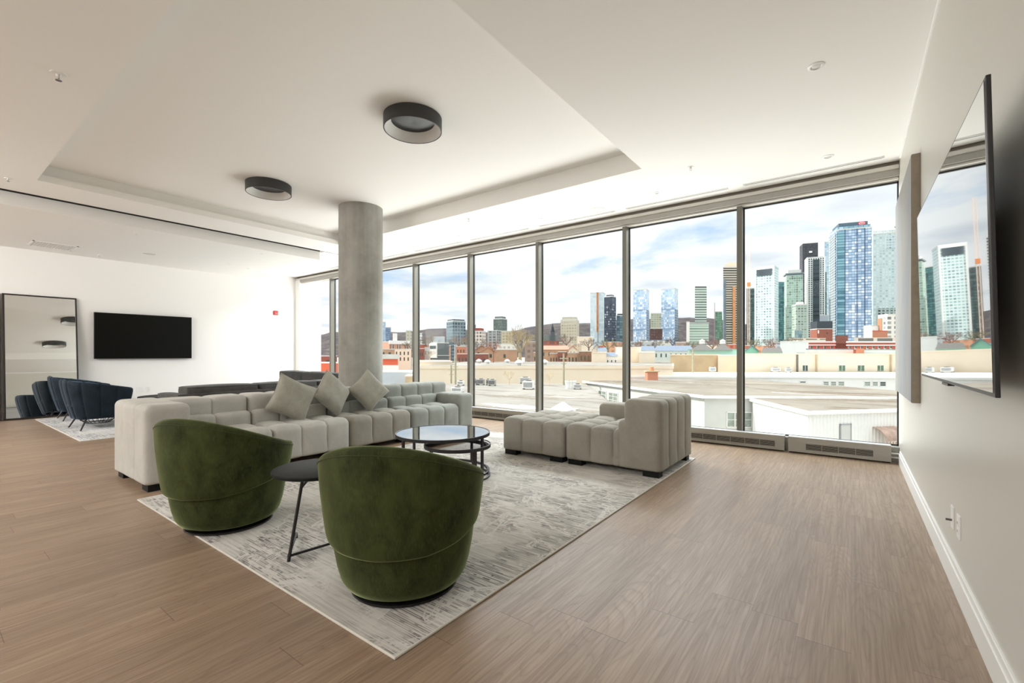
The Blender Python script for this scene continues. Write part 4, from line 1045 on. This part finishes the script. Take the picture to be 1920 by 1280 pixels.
def ww(t, A, B, s0, s1, z0, z1, glassm, n=2, fr=None, rows=2, out=0.0):
    """framed window on wall A-B (local plan), s in metres along it, z local"""
    A, B = Vector(A), Vector(B); e = (B-A).normalized(); nn = Vector((e.y, -e.x)); w = Vector((t.location.x, t.location.y))
    if (nn.dot(-(w+A)) < 0): nn = -nn
    ang = math.atan2(e.y, e.x); sg = 1 if Vector((-math.sin(ang), math.cos(ang))).dot(nn) > 0 else -1
    L = (s1-s0)/2; c = A+e*(s0+s1)/2+nn*out; h = (z1-z0)/2; b = MB(); q = sorted((0, sg*.09))
    for (a1, a2, c1, c2) in ((-L, L, -h, -h+.08), (-L, L, h-.08, h), (-L, -L+.08, -h, h), (L-.08, L, -h, h)): b.box(a1, a2, *q, c1, c2)
    for k in range(1, n): x_ = -L+2*L*k/n; b.box(x_-.04, x_+.04, *q, -h, h)
    for k in range(1, rows): z_ = -h+2*h*k/rows; b.box(-L, L, *q, z_-.025, z_+.025)
    o = b.build('window', fr or E_white, t); o.location = (c.x, c.y, (z0+z1)/2); o.rotation_euler = (0, 0, ang)
    MB().box(-L+.02, L-.02, *sorted((0, sg*.05)), -h+.02, h-.02).build('pane', glassm, o)
A1, B1, C1, D1 = (-35.1, 67.5), (-12.6, 51.4), (10.4, 66.5), (-14.7, 88.7)
t, p = slab('workshop_building', 'white corner workshop with a wide stained flat roof below the windows', [A1, B1, C1, D1], -3.2, GZ, E_wgrey, R_gravel, .45, .28)
zt = -3.2-GZ
for u0, u1, v0, v1 in ((1122, 1137, 741, 763), (1142, 1159, 747, 762)):
    # along A-B
    a = Vector(A1); e = (Vector(B1)-a).normalized()
    def hit(u):
        d_ = Vector(DP(u, 1)); k = (a.x*d_.y-a.y*d_.x)/(e.y*d_.x-e.x*d_.y); return k
    s0, s1 = hit(u0), hit(u1); ww(t, p[0], p[1], s0, s1, zt-2.9, zt-1.2, E_ltglass, 2, rows=3)
a = Vector(B1); e = (Vector(C1)-a).normalized(); s0, s1 = hit(1362), hit(1425); ww(t, p[1], p[2], s0, s1, zt-3.4, zt-1.75, E_ltglass, 4, rows=2)
t, p = slab('workshop_shed', 'white corrugated shed with a small door and rusty canopy', [(-8.3, 53.6), (-2.85, 44.5), (9.6, 58.4), (9.4, 65.2)], -3.45, GZ, E_white, R_gravel, .3, .30)
for (a, b2) in ((p[0], p[1]), (p[1], p[2])):
    a, b2 = Vector(a), Vector(b2); L = (b2-a).length; e = (b2-a)/L; n_ = Vector((e.y, -e.x))
    if n_.dot((a+b2)/2) < 0: n_ = -n_
    m_ = MB(); k = 0; st_ = .34
    while k*st_ < L-.2:
        c = a+e*(k*st_+.1); q = [c, c+e*.15, c+e*.11+n_*.09, c+e*.04+n_*.09]; m_.prism([tuple(v) for v in q], 0, -3.78-GZ); k += 1
    m_.build('corrugated_cladding', E_white, t)
a = Vector((-2.85, 44.5)); e = (Vector((9.6, 58.4))-a).normalized(); s0, s1 = hit(1573), hit(1594)
zd = -3.45-GZ
ww(t, p[1], p[2], s0, s1, zd-3.3, zd-1.15, E_wgrey, 1, E_metal, 1, .06)
s0, s1 = hit(1634), hit(1676); cw = p[1][0]+e.x*(s0+s1)/2, p[1][1]+e.y*(s0+s1)/2; m_ = MB(); L = (s1-s0)/2
for k in range(9):
    q0, q1 = PI/2*k/8, PI/2*(k+1)/8
    if k < 8:
        o = len(m_.v)
        for th in (q0, q1):
            for x_ in (-L, L):
                for rr in (1.0, .96): m_.v.append((x_, -math.sin(th)*rr*1.3, math.cos(th)*rr))
        m_.f += [(o, o+2, o+6, o+4), (o+1, o+5, o+7, o+3), (o, o+4, o+5, o+1), (o+2, o+3, o+7, o+6)]
o_ = m_.build('rusty_canopy', plain('rusted sheet', S(176,150,134), .8, var=.25, scale=2), t); o_.location = (cw[0], cw[1], zd-2.5); o_.rotation_euler = (0, 0, math.atan2(e.y, e.x))
m_ = MB(); [m_.box(-L+.1+k*.3, -L+.2+k*.3, -1.25, -1.2, -2.2, 0) for k in range(int(2*L/.3))]; o_ = m_.build('rusty_fence', plain('rusted bars', S(190,150,120), .8, var=.2), t); o_.location = (cw[0], cw[1], zd-2.6); o_.rotation_euler = (0, 0, math.atan2(e.y, e.x))
Z = lambda pts, z: [ZP(u, v, z) for u, v in pts]
t, p = slab('flat_roof_building', 'wide low building with sandy flat roof and vents, left of the workshop', Z([(560, 719), (1096, 719), (1168, 776), (1150, 850), (560, 850)], -3.7), -3.7, GZ, E_wgrey, R_grey, .2, .3, R_grey)
t, p = slab('flat_roof_building', 'low white building with a row of small windows behind the workshop roof', Z([(1186, 704), (1720, 706), (1720, 697.5), (1186, 697.5)], -2.7), -2.7, GZ, E_white, E_white, .25, .3)
a = Vector(p[0])+Vector((t.location.x, t.location.y)); e = (Vector(p[1])-Vector(p[0])).normalized(); zt = -2.7-GZ
for u0, u1, g_ in ((1196, 1206, E_wgrey), (1278, 1288, E_wgrey), (1447, 1459, E_ltglass), (1499, 1511, E_glass), (1543, 1554, E_ltglass), (1557, 1568, E_ltglass), (1571, 1583, E_ltglass), (1620, 1632, E_ltglass), (1635, 1646, E_ltglass), (1649, 1661, E_glass)):
    ww(t, p[0], p[1], hit(u0), hit(u1), zt-(1.7 if u0 > 1540 else 1.2), zt-.85, g_, 1, rows=2 if u0 > 1540 else 1)
def wall_block(label, u0, u1, vt, d, m, depth=20, roof=None, name='warehouse', **k):
    t, p, z = block(label, u0, u1, vt, d, m, name=name, depth=depth, roof=roof, **k); return t, p, z
t, p, z = wall_block('long cream warehouse wall with four green paned windows', 1393, 1720, 664.5, 101, E_cream, 24, E_cream)
a = Vector(p[0])+Vector((t.location.x, t.location.y)); e = (Vector(p[1])-Vector(p[0])).normalized()
for u0, u1 in ((1504, 1515), (1572, 1585), (1607, 1621), (1644, 1657), (1678, 1690)):
    ww(t, p[0], p[1], hit(u0), hit(u1), HZ(696, 101)-GZ, HZ(684, 101)-GZ, E_ggl if u0 > 1510 else E_glass, 2, rows=1)
for u_ in (1493, 1529, 1668): strip(t, p, 0, (u_-1393)/327, (u_-1393+2.2)/327, 0, z, E_tan if u_ != 1493 else E_dkroof, 'downpipe', .35)
wall_block('water stained tan wall in front of the mint painted hall', 1257, 1348, 666, 108, E_tan, 12, E_cream)
wall_block('plain cream wall right of the water stained tan wall', 1346, 1394, 667, 107, E_cream, 14, E_white)
t, p = slab('warehouse', 'long cream warehouse with white domed roof vents in the middle distance', Z([(786, 686), (1262, 686), (1262, 678), (870, 678)], -.95), -.95, GZ, E_cream, R_grey, .15, .5, E_cream)
wall_block('cream blank warehouse end left of the second window post', 774, 848, 679, 92, E_cream, 16, E_cream)
wall_block('grey blue panelled fence building beside the concrete column', 640, 783, 698, 88, plain('grey blue panel', S(196,204,212), .7, var=.06, scale=.3), 6, E_white)
wall_block('low ribbed roof shed in front of the blank warehouse end', 760, 845, 706, 84, E_tan, 5, E_cream)
# roof vents
def dome_vent(u, v, z, s, label):
    x, y = ZP(u, v, z); t = thing('roof_vent', label, 'roof vent', (x, y, z+.03), 0, 'domed roof vents')
    MB().cyl(0, 0, 0, .5*s, .45*s, 16).build('vent_neck', E_wgrey, t, True); MB().lathe([(0, 1.15*s), (.35*s, 1.05*s), (.75*s, .75*s), (.85*s, .5*s), (.45*s, .45*s)], n=20).build('vent_hood', E_white, t, True)
for k, (u, v, s) in enumerate(((898, 681, .9), (914, 682, .85), (951, 680.5, .85), (973, 685, .95), (1021, 684, .95))):
    dome_vent(u, v, -.95, s, ('white domed vent, leftmost on the long cream warehouse', 'white domed vent, second from the left on the cream warehouse', 'white domed vent in front of the orange brick house', 'white domed vent below the big bare tree', 'white domed vent right of the third window post')[k])
def box_unit(u, v, z, w, h, label, m=E_metal, name='rooftop_unit', top=None, rot=.4):
    x, y = ZP(u, v, z); w *= .62; h *= .72; t = thing(name, label, 'rooftop unit', (x, y, z+.03), rot)
    MB().box(-w/2, w/2, -w*.35, w*.35, .15, h).build('housing', m, t, bevel=.03); MB().box(-w/2, -w/2+.15, -w*.3, w*.3, 0, .15).box(w/2-.15, w/2, -w*.3, w*.3, 0, .15).build('skids', E_dkroof, t)
    MB().cyl(0, 0, h, h+.12, w*.28, 20).build('fan_cowl', top or E_dkroof, t)
    MB().box(-w*.42, w*.42, -w*.35-.02, -w*.35, .3, h*.85).build('louvre', E_dkroof if m is E_metal else E_metal, t)
for k, (u, v, z, w, h, l, m_) in enumerate((
    (891, 722, -3.7, 1.0, 1.2, 'grey rooftop unit touching the second window post', E_metal), (902, 722, -3.7, 1.7, 1.3, 'grey angled rooftop condenser, leftmost on the sandy roof', E_metal),
    (915, 722.5, -3.7, .9, 1.3, 'narrow grey rooftop box between the two condensers', E_metal), (923, 723.5, -3.7, 1.7, 1.3, 'grey angled rooftop condenser, right one on the sandy roof', E_metal),
    (985, 719, -3.7, 2.6, 1.4, 'louvred rooftop unit behind the white hooded vent', E_wgrey), (991, 730, -3.7, 2.4, 1.6, 'white hooded vent box on the sandy roof by the third post', E_white),
    (864, 723, -3.7, 1.6, 1.0, 'white rooftop box just left of the second window post', E_white), (858, 737, -3.7, 2.2, 1.0, 'flat white roof cowl above the end of the long sofa', E_white),
    (1083, 730, -3.7, 1.6, 1.0, 'small louvred box at the right end of the sandy roof', E_wgrey),
    (1336, 697.5, -2.7, 2.0, 1.5, 'louvred white rooftop unit left of the nearest window post', E_white), (1454, 697.5, -2.7, 2.6, 1.3, 'white rooftop unit in front of the cream warehouse wall', E_white), (1478, 698, -2.7, 1.8, 1.3, 'small rooftop condenser right of the white unit', E_wgrey))):
    box_unit(u, v, z, w, h, l, m_)
for u, l in ((1064, 'short white vent pipe, left one on the sandy roof'), (1070, 'short white vent pipe, middle one on the sandy roof'), (1076, 'short white vent pipe, right one on the sandy roof')):
    x, y = ZP(u, 729, -3.7); t = thing('vent_pipe', l, 'vent pipe', (x, y, -3.67)); MB().cyl(0, 0, 0, 1.0, .28, 14).cyl(0, 0, .95, 1.1, .38, 14).build('pipe', E_white, t)
x, y = ZP(1056, 768, -3.7); t = thing('skylight', 'white tent shaped skylight on the roof left of the workshop', 'skylight', (x, y, -3.67)); MB().cyl(0, 0, 0, .65, 1.3, 4, .12).build('skylight_shell', E_white, t); MB().box(-1.1, 1.1, -1.1, 1.1, 0, .06).build('curb', E_wgrey, t)
# orange chimney
x, y = DP(1224, 79.5); zb_ = -3.2; t = thing('brick_chimney', 'squat orange brick chimney with a clay pot behind the workshop roof', 'chimney', (x, y, GZ), TH)
MB().box(-.9, .9, 0, 1.5, 0, HZ(697, 79.5)-GZ).build('stack', plain('orange brick', S(198,136,110), .9, var=.06, scale=2), t)
MB().box(-1.15, 1.15, -.2, 1.7, HZ(697, 79.5)-GZ, HZ(695, 79.5)-GZ).build('coping', E_tan, t); MB().cyl(0, .7, HZ(695, 79.5)-GZ, HZ(688, 79.5)-GZ, .45, 16, .35).build('chimney_pot', plain('clay pot', S(206,150,110), .9), t, True)
# poles
for u, d, vt, vb, l in ((1057, 72, 662, 722, 'tall pale wooden pole in front of the cream warehouse'), (854, 74, 668, 722, 'wooden pole just left of the second window post'), (846, 78, 684, 722, 'short dark wooden pole beside the blank warehouse end'), (1299, 96, 655, 700, 'pale pole in front of the stained tan wall')):
    x, y = DP(u, d); t = thing('utility_pole', l, 'pole', (x, y, GZ)); h = HZ(vt, d)-GZ; MB().tube([(0, 0, 0), (0, 0, h)], [.2, .14], 8).build('pole', E_wood, t, True); MB().box(-.7, .7, -.06, .06, h-.9, h-.75).box(-.45, .45, -.06, .06, h-1.7, h-1.58).build('cross_arm', E_wood, t)
# mint hall with hipped roofs
t, p, z = wall_block('mint painted hall with two grey hipped roofs and white cupolas', 1290, 1402, 656, 135, plain('pale mint wall', S(206,236,226), .8), 16, E_mint)
for (ua, ub, uc) in ((1293, 1340, 1316), (1336, 1374, 1353)):
    q = rel(foot(ua, ub, 134, None, 12), (t.location.x, t.location.y)); cx = sum(v[0] for v in q)/4; cy_ = sum(v[1] for v in q)/4; m_ = MB(); zt_ = HZ(642, 137)-GZ
    m_.v = [(v[0], v[1], z-.1) for v in q]+[(cx, cy_, zt_)]; m_.f = [(0, 1, 4), (1, 2, 4), (2, 3, 4), (3, 0, 4), (3, 2, 1, 0)]; rf = m_.build('hipped_roof', E_dkroof, t)
    c_ = MB().cyl(cx, cy_, zt_-.3, zt_+.5, .9, 12, .7); c_.cyl(cx, cy_, zt_+.5, zt_+1.1, 1.0, 12, .1); c_.build('cupola', E_white, rf)
def gable(label, u0, u1, vt, ve, d, wall, roof, depth=12, name='house', group=None):
    ft = foot(u0, u1, d, None, depth); o = (sum(p[0] for p in ft)/4, sum(p[1] for p in ft)/4, GZ); t = thing(name, label, 'house', o, 0, group); p = rel(ft, o)
    ze, zt_ = HZ(ve, d)-GZ, HZ(vt, d)-GZ; m_ = MB().prism(p, 0, ze); a = ((p[0][0]+p[1][0])/2, (p[0][1]+p[1][1])/2); b_ = ((p[2][0]+p[3][0])/2, (p[2][1]+p[3][1])/2)
    k = m_.add([(p[0][0], p[0][1], ze), (p[1][0], p[1][1], ze), (a[0], a[1], zt_-.1), (p[3][0], p[3][1], ze), (p[2][0], p[2][1], ze), (b_[0], b_[1], zt_-.1)], [(0, 1, 2), (4, 3, 5)]); m_.build('walls', wall, t)
    g = inset(p, -.06); m_ = MB(); m_.v = [(g[0][0], g[0][1], ze-.15), (g[3][0], g[3][1], ze-.15), (g[1][0], g[1][1], ze-.15), (g[2][0], g[2][1], ze-.15), (a[0]*1.08, a[1]*1.08, zt_), (b_[0]*1.08, b_[1]*1.08, zt_)]
    n0 = len(m_.v); m_.v += [(v[0], v[1], v[2]-.25) for v in m_.v]; m_.f = [(0, 4, 5, 1), (4, 2, 3, 5), (6, 7, 11, 10), (10, 11, 9, 8), (0, 1, 7, 6), (2, 8, 9, 3), (0, 6, 10, 4), (4, 10, 8, 2), (1, 5, 11, 7), (5, 3, 9, 11)]; m_.build('roof', roof, t)
    for k in range(2): strip(t, p, 0, .2+.4*k, .34+.4*k, max(.5, ze-2.2), ze-1.0, E_glass, 'window', .06)
    return t
def ridge(label, u0, u1, vt, ve, d, wall, roof, depth=10, name='house', nwin=3):
    """house whose ridge runs across the view"""
    ft = foot(u0, u1, d, None, depth); o = (sum(p[0] for p in ft)/4, sum(p[1] for p in ft)/4, GZ); t = thing(name, label, 'house', o); p = rel(ft, o); ze, zt_ = HZ(ve, d)-GZ, HZ(vt, d)-GZ
    MB().prism(p, 0, ze).build('walls', wall, t); g = inset(p, -.04)
    a = Vector(g[0]).lerp(Vector(g[3]), .5).lerp(Vector(g[1]).lerp(Vector(g[2]), .5), .06); b_ = Vector(g[0]).lerp(Vector(g[3]), .5).lerp(Vector(g[1]).lerp(Vector(g[2]), .5), .94); m_ = MB()
    m_.v = [(q[0], q[1], ze-.1) for q in g]+[(a.x, a.y, zt_), (b_.x, b_.y, zt_)]; m_.f = [(0, 1, 5, 4), (2, 3, 4, 5), (1, 2, 5), (3, 0, 4), (3, 2, 1, 0)]; m_.build('roof', roof, t)
    for k in range(nwin): strip(t, p, 0, (k+.35)/nwin, (k+.6)/nwin, max(.4, ze-2.4), ze-1.1, E_glass, 'window', .06)
    return t
gable('mint gabled house right of the nearest window post', 1398, 1422, 646, 656, 125, E_mint, E_slate)
ridge('small dark roofed mint shed right of the gabled mint house', 1428, 1467, 651, 660, 118, E_mint, E_dkroof)
ridge('long slate blue roof behind the stained tan wall', 1226, 1300, 647, 657, 165, E_wgrey, E_slate, 14, nwin=8)
ridge('slate roofed low house left of the long slate blue roof', 1200, 1228, 648, 656, 140, E_white, E_slate)
wall_block('cream blank gable block left of the squat orange chimney', 1174, 1202, 652, 115, E_cream, 12, E_cream)
wall_block('lower cream block behind the orange chimney', 1198, 1228, 661, 108, E_cream, 12, E_white)
gable('white house with a steep slate blue hipped roof', 1110, 1128, 644, 656, 170, E_cream, E_slate)
ridge('slate roofed white house right of the steep roofed one', 1120, 1138, 651, 657, 165, E_white, E_slate)
wall_block('cream blank wall below the slate roofed houses', 1109, 1137, 662, 118, E_cream, 14, E_cream)
ridge('low house with a slate blue roof left of the fourth window post', 1136, 1158, 660, 667, 120, E_white, E_slate)
wall_block('narrow white block touching the fourth window post', 1154, 1172, 652, 122, E_white, 10, E_white)
brick = plain('orange brick', S(198,136,110), .9); tanb = plain('tan brick', S(182,150,124), .9, var=.08, scale=.6); redb = plain('red brick wall', S(146,94,82), .9, var=.1, scale=.6); pbr = plain('pinkish roof', S(190,146,126), .9, var=.08, scale=1)
bt = wall_block('tan orange brick house below the big bare tree', 930, 970, 656, 150, tanb, 14, E_wgrey, name='house'); strip(bt[0], bt[1], 0, .35, .45, bt[2]-2.6, bt[2]-1.4, E_glass, 'window', .06)
gable('brown gabled house right of the second window post', 890, 916, 646, 655, 170, tanb, pbr); gable('cream gabled house behind the red leafed tree', 900, 930, 649, 658, 150, tanb, pbr)
ridge('house with a long pinkish roof right of the third window post', 1014, 1068, 647, 655, 170, tanb, pbr, 14, nwin=5)
gable('small white gabled house under the pinkish roofs', 1066, 1082, 647, 654, 160, E_cream, pbr)
wall_block('flat red brick school block behind the pinkish roof', 1013, 1048, 640, 230, facade(S(168,104,88), S(110,72,64), S(140,96,86), 3.6, 3.4, .3, .5), 14, redb, name='house')
for k, (u0, u1, vt, d, m_, l) in enumerate((
    (884, 916, 664, 122, redb, 'low red brick row with a white roof edge by the second post'), (1000, 1016, 661, 140, tanb, 'small tan house hidden mostly by the third window post'), (1030, 1048, 663, 135, tanb, 'tan yard house with a dark porch below the pinkish roof'),
    (1046, 1062, 660, 133, redb, 'brick house with a tall narrow shape beside the pale wooden pole'), (1064, 1086, 662, 130, tanb, 'tan house right of the pale wooden pole'), (1086, 1110, 659, 128, plain('brown board wall', S(140,108,88), .9, var=.2, scale=3), 'brown boarded shed left of the cream blank wall'),
    (855, 875, 650, 190, brick, 'bright orange brick house left of the second window post'), (857, 880, 664, 150, redb, 'low red roofed row below the bright orange house'), (783, 795, 654, 160, redb, 'narrow red brick terrace right of the first window post'),
    (796, 806, 652, 170, E_wgrey, 'grey terrace house next to the narrow red brick one'), (700, 742, 655, 200, tanb, 'tan row of flats low beside the concrete column'), (566, 632, 668, 140, redb, 'red brown block seen left of the concrete column'))):
    t, p, z = wall_block(l, u0, u1, vt, d, m_, 12, E_wgrey, name='house')
    for q in range(3): strip(t, p, 0, .12+.28*q, .22+.28*q, z-2.4, z-1.2, E_glass, 'window', .06)
wall_block('bright orange and white shop front left of the concrete column', 560, 634, 681, 120, plain('bright orange paint', S(226,108,76), .7), 10, E_white, name='house')
wall_block('white modern block with a low grey annex behind the beige office', 1082, 1112, 632, 300, E_cream, 20, E_white, name='house')
wall_block('slate grey flat roofed school under the twin blue towers', 1200, 1258, 638, 320, facade(S(214,214,204), S(120,124,120), S(170,172,166), 4, 4, .4, .5), 20, E_slate, name='house')
# white hall and orange striped housing at right
t, p, z = wall_block('big white hall with a low domed left shoulder', 1463, 1516, 641, 150, E_white, 20, E_white)
strip(t, p, 0, .58, .86, 0, z-3.4, E_wgrey, 'pale_door', .15)
org = plain('orange red brick', S(192,104,82), .9, var=.05, scale=.4)
def striped(label, u0, u1, vt, d, rows=2):
    t, p, z = wall_block(label, u0, u1, vt, d, org, 14, E_white, name='housing_block')
    strip(t, p, 0, -.005, 1.005, z-1.35, z-.95, E_white, 'white_band', .3); strip(t, p, 0, -.005, 1.005, z-.25, z+.3, E_white, 'white_cornice', .35)
    n = max(3, int((u1-u0)/11))
    for k in range(n): strip(t, p, 0, (k+.25)/n, (k+.6)/n, z-2.7, z-1.6, facade(S(236,236,232), S(60,66,66), S(90,96,96), 1.4, 3, .12, .1), 'window', .1)
striped('orange brick housing with a white band right of the big white hall', 1515, 1566, 641, 175)
striped('long orange and white striped housing at the right edge of the view', 1588, 1720, 641, 165)
wall_block('cream roof terrace building above the orange striped housing', 1602, 1720, 634, 215, facade(S(226,218,204), S(90,90,86), S(130,130,124), 9, 6, .2, .5), 14, E_cream, name='house')
wall_block('cream pavilion roof above the big white hall', 1480, 1548, 635, 230, facade(S(226,218,204), S(100,96,90), S(140,136,128), 7, 5, .2, .5), 14, E_cream, name='house')
wall_block('orange brick stair block on the roofs left of the apartments', 1636, 1664, 621, 240, brick, 12, org, name='house')
wall_block('small brown brick house between the striped housing blocks', 1566, 1590, 630, 240, redb, 12, redb, name='house')
wall_block('dark brick entrance between the two striped housing blocks', 1562, 1592, 644, 185, plain('dark brown brick', S(130,80,62), .9, var=.2, scale=1), 10, redb, name='house')  # brown brick of uneven tone, darker than the blocks beside it
wall_block('long low white shed with a thin grey roof line behind the cream wall', 1512, 1600, 655, 125, E_white, 10, E_slate)
wall_block('low white shed with a grey green roof at the far right', 1618, 1720, 656, 122, plain('pale aqua wall', S(222,236,232), .8), 10, plain('grey green roof edge', S(140,156,150), .7))
wall_block('small orange brick hut on the low white sheds', 1605, 1620, 655, 120, brick, 6, brick, name='house')

# ---- trees
def tree(label, u, d, vt, vb, w_px, seed, col, name='bare_tree', levels=5, thick=.035):
    rnd = random.Random(seed); x, y = DP(u, d); zb_ = HZ(vb, d); H = HZ(vt, d)-zb_; Wd = w_px*d/F/2
    t = thing(name, label, 'tree', (x, y, GZ)); z0 = zb_-GZ; tr = MB(); br = MB()
    base = Vector((0, 0, 0)); fork = Vector((0, 0, z0+H*.22)); tr.tube([(0, 0, 0), (0, 0, z0), tuple(fork)], [H*thick*1.4, H*thick*1.2, H*thick], 7); 
    def grow_(p0, dr, ln, rad, lv):
        p1 = p0+dr*ln*.5+Vector((rnd.uniform(-.1, .1), rnd.uniform(-.1, .1), .04))*ln; p2 = p0+dr*ln
        br.tube([tuple(p0), tuple(p1), tuple(p2)], [rad, rad*.8, rad*.6], 3 if lv < 3 else 5, caps=False)
        if lv == 0: return
        for k in range(3 if lv > 1 else 4):
            ax = Vector((rnd.gauss(0, 1), rnd.gauss(0, 1), rnd.gauss(0, .6))).normalized()
            nd = (dr+ax*rnd.uniform(.45, .85)+Vector((0, 0, .12))).normalized()
            grow_(p0+dr*ln*rnd.uniform(.55, 1), nd, ln*rnd.uniform(.6, .78), rad*.56, lv-1)
    n = 5
    for k in range(n):
        a = 2*PI*k/n+rnd.uniform(-.3, .3); dr = Vector((math.cos(a)*Wd/H*1.3, math.sin(a)*Wd/H*1.3, .9)).normalized(); grow_(fork, dr, H*.30, H*thick*.55, levels-1)
    m_ = plain('bark '+str(col), col, .95, var=.15, scale=1)
    tr.build('trunk', m_, t, True); br.build('branches', m_, t, True, angle=180)
tree('big bare tree standing among the houses left of the third window post', 975, 118, 606, 677, 68, 11, S(176,160,128), levels=6, thick=.042)
tree('smaller red brown bare tree in front of the brown gabled house', 925, 118, 634, 668, 40, 4, S(160,110,90), levels=5)
tree('bushy bare tree beside the dark grey hall', 806, 120, 652, 675, 26, 8, S(190,178,156), levels=5)
tree('pale shrubby tree in front of the cream warehouse, left one', 955, 73, 688, 719, 46, 21, S(214,196,160), levels=5, thick=.022)
tree('pale shrubby tree in front of the cream warehouse, right one', 1030, 73, 692, 719, 28, 22, S(222,206,174), levels=5, thick=.022)
tree('dark bare tree at the foot of the right twin blue tower', 1262, 300, 628, 655, 30, 31, S(96,86,80), levels=5)
lab = ['left of the first window post', 'at the foot of the long dark slab block', 'beside the church steeple', 'below the beige concrete office block', 'in front of the navy tower', 'under the left twin blue tower', 'below the striped podium', 'left of the brown banded tower', 'right of the orange crane mast', 'at the foot of the white sign tower', 'below the pale green glass tower', 'behind the white and red brick flats', 'between hill and grey terraced building', 'right of the dark slab block', 'behind the steep slate roofed house', 'beside the fourth window post', 'between the twin blue towers', 'right of the radio mast']
for k, (u, v) in enumerate(((770, 646), (860, 636), (1012, 636), (1062, 634), (1140, 642), (1196, 644), (1300, 645), (1336, 640), (1412, 640), (1444, 640), (1484, 638), (896, 641), (800, 636), (880, 640), (1104, 640), (1164, 646), (1230, 646), (1352, 640))):
    tree('distant bare tree '+lab[k], u, 200+(k*37) % 40, v-13, v+20, 50, 50+k, S(128+(k*13) % 26, 112+(k*9) % 20, 98+(k*5) % 20), levels=5, thick=.045)
# low-rise fill
fr = random.Random(5)
pal = [(S(176,104,84), 'brick red'), (S(214,196,170), 'sand coloured'), (S(150,132,120), 'brown grey'), (S(226,222,212), 'off white'), (S(160,166,170), 'blue grey'), (S(200,150,120), 'terracotta')]
places = [(792, 'behind the dark grey hall'), (828, 'below the grey terraced building'), (868, 'below the long dark slab block'), (898, 'in front of the white and red flats'), (950, 'behind the big bare tree'), (1002, 'at the third window post'), (1040, 'below the church'), (1075, 'below the beige office block'), (1100, 'in front of the pale construction tower'), (1128, 'behind the slate roofed houses'), (1150, 'below the navy tower'), (1190, 'below the left twin blue tower'), (1215, 'between the twin towers'), (1248, 'below the right twin blue tower'), (1280, 'left of the striped podium'), (1310, 'in front of the striped podium'), (1340, 'below the green glass block'), (1372, 'below the brown banded tower'), (1410, 'right of the crane mast'), (1436, 'below the white sign tower'), (1466, 'behind the big white hall'), (1500, 'below the low glass block'), (1572, 'below the big blue tower'), (1615, 'below the pale grey green tower'), (1655, 'below the white apartments')]
for k, (u, where) in enumerate(places):
    c, nm = pal[(k*5+k//3) % 6]; w = fr.uniform(22, 38); vt = fr.uniform(640, 648); d = 240+(k*53) % 120
    t, p, z = block('distant low %s building %s' % (nm, where), u-w/2, u+w/2, vt, d, facade(c, tuple(q*.45 for q in c), tuple(q*.8 for q in c), 3.4, 3.2, .45, .5), name='low_building', us=u+w*.25, roof=E_wgrey)
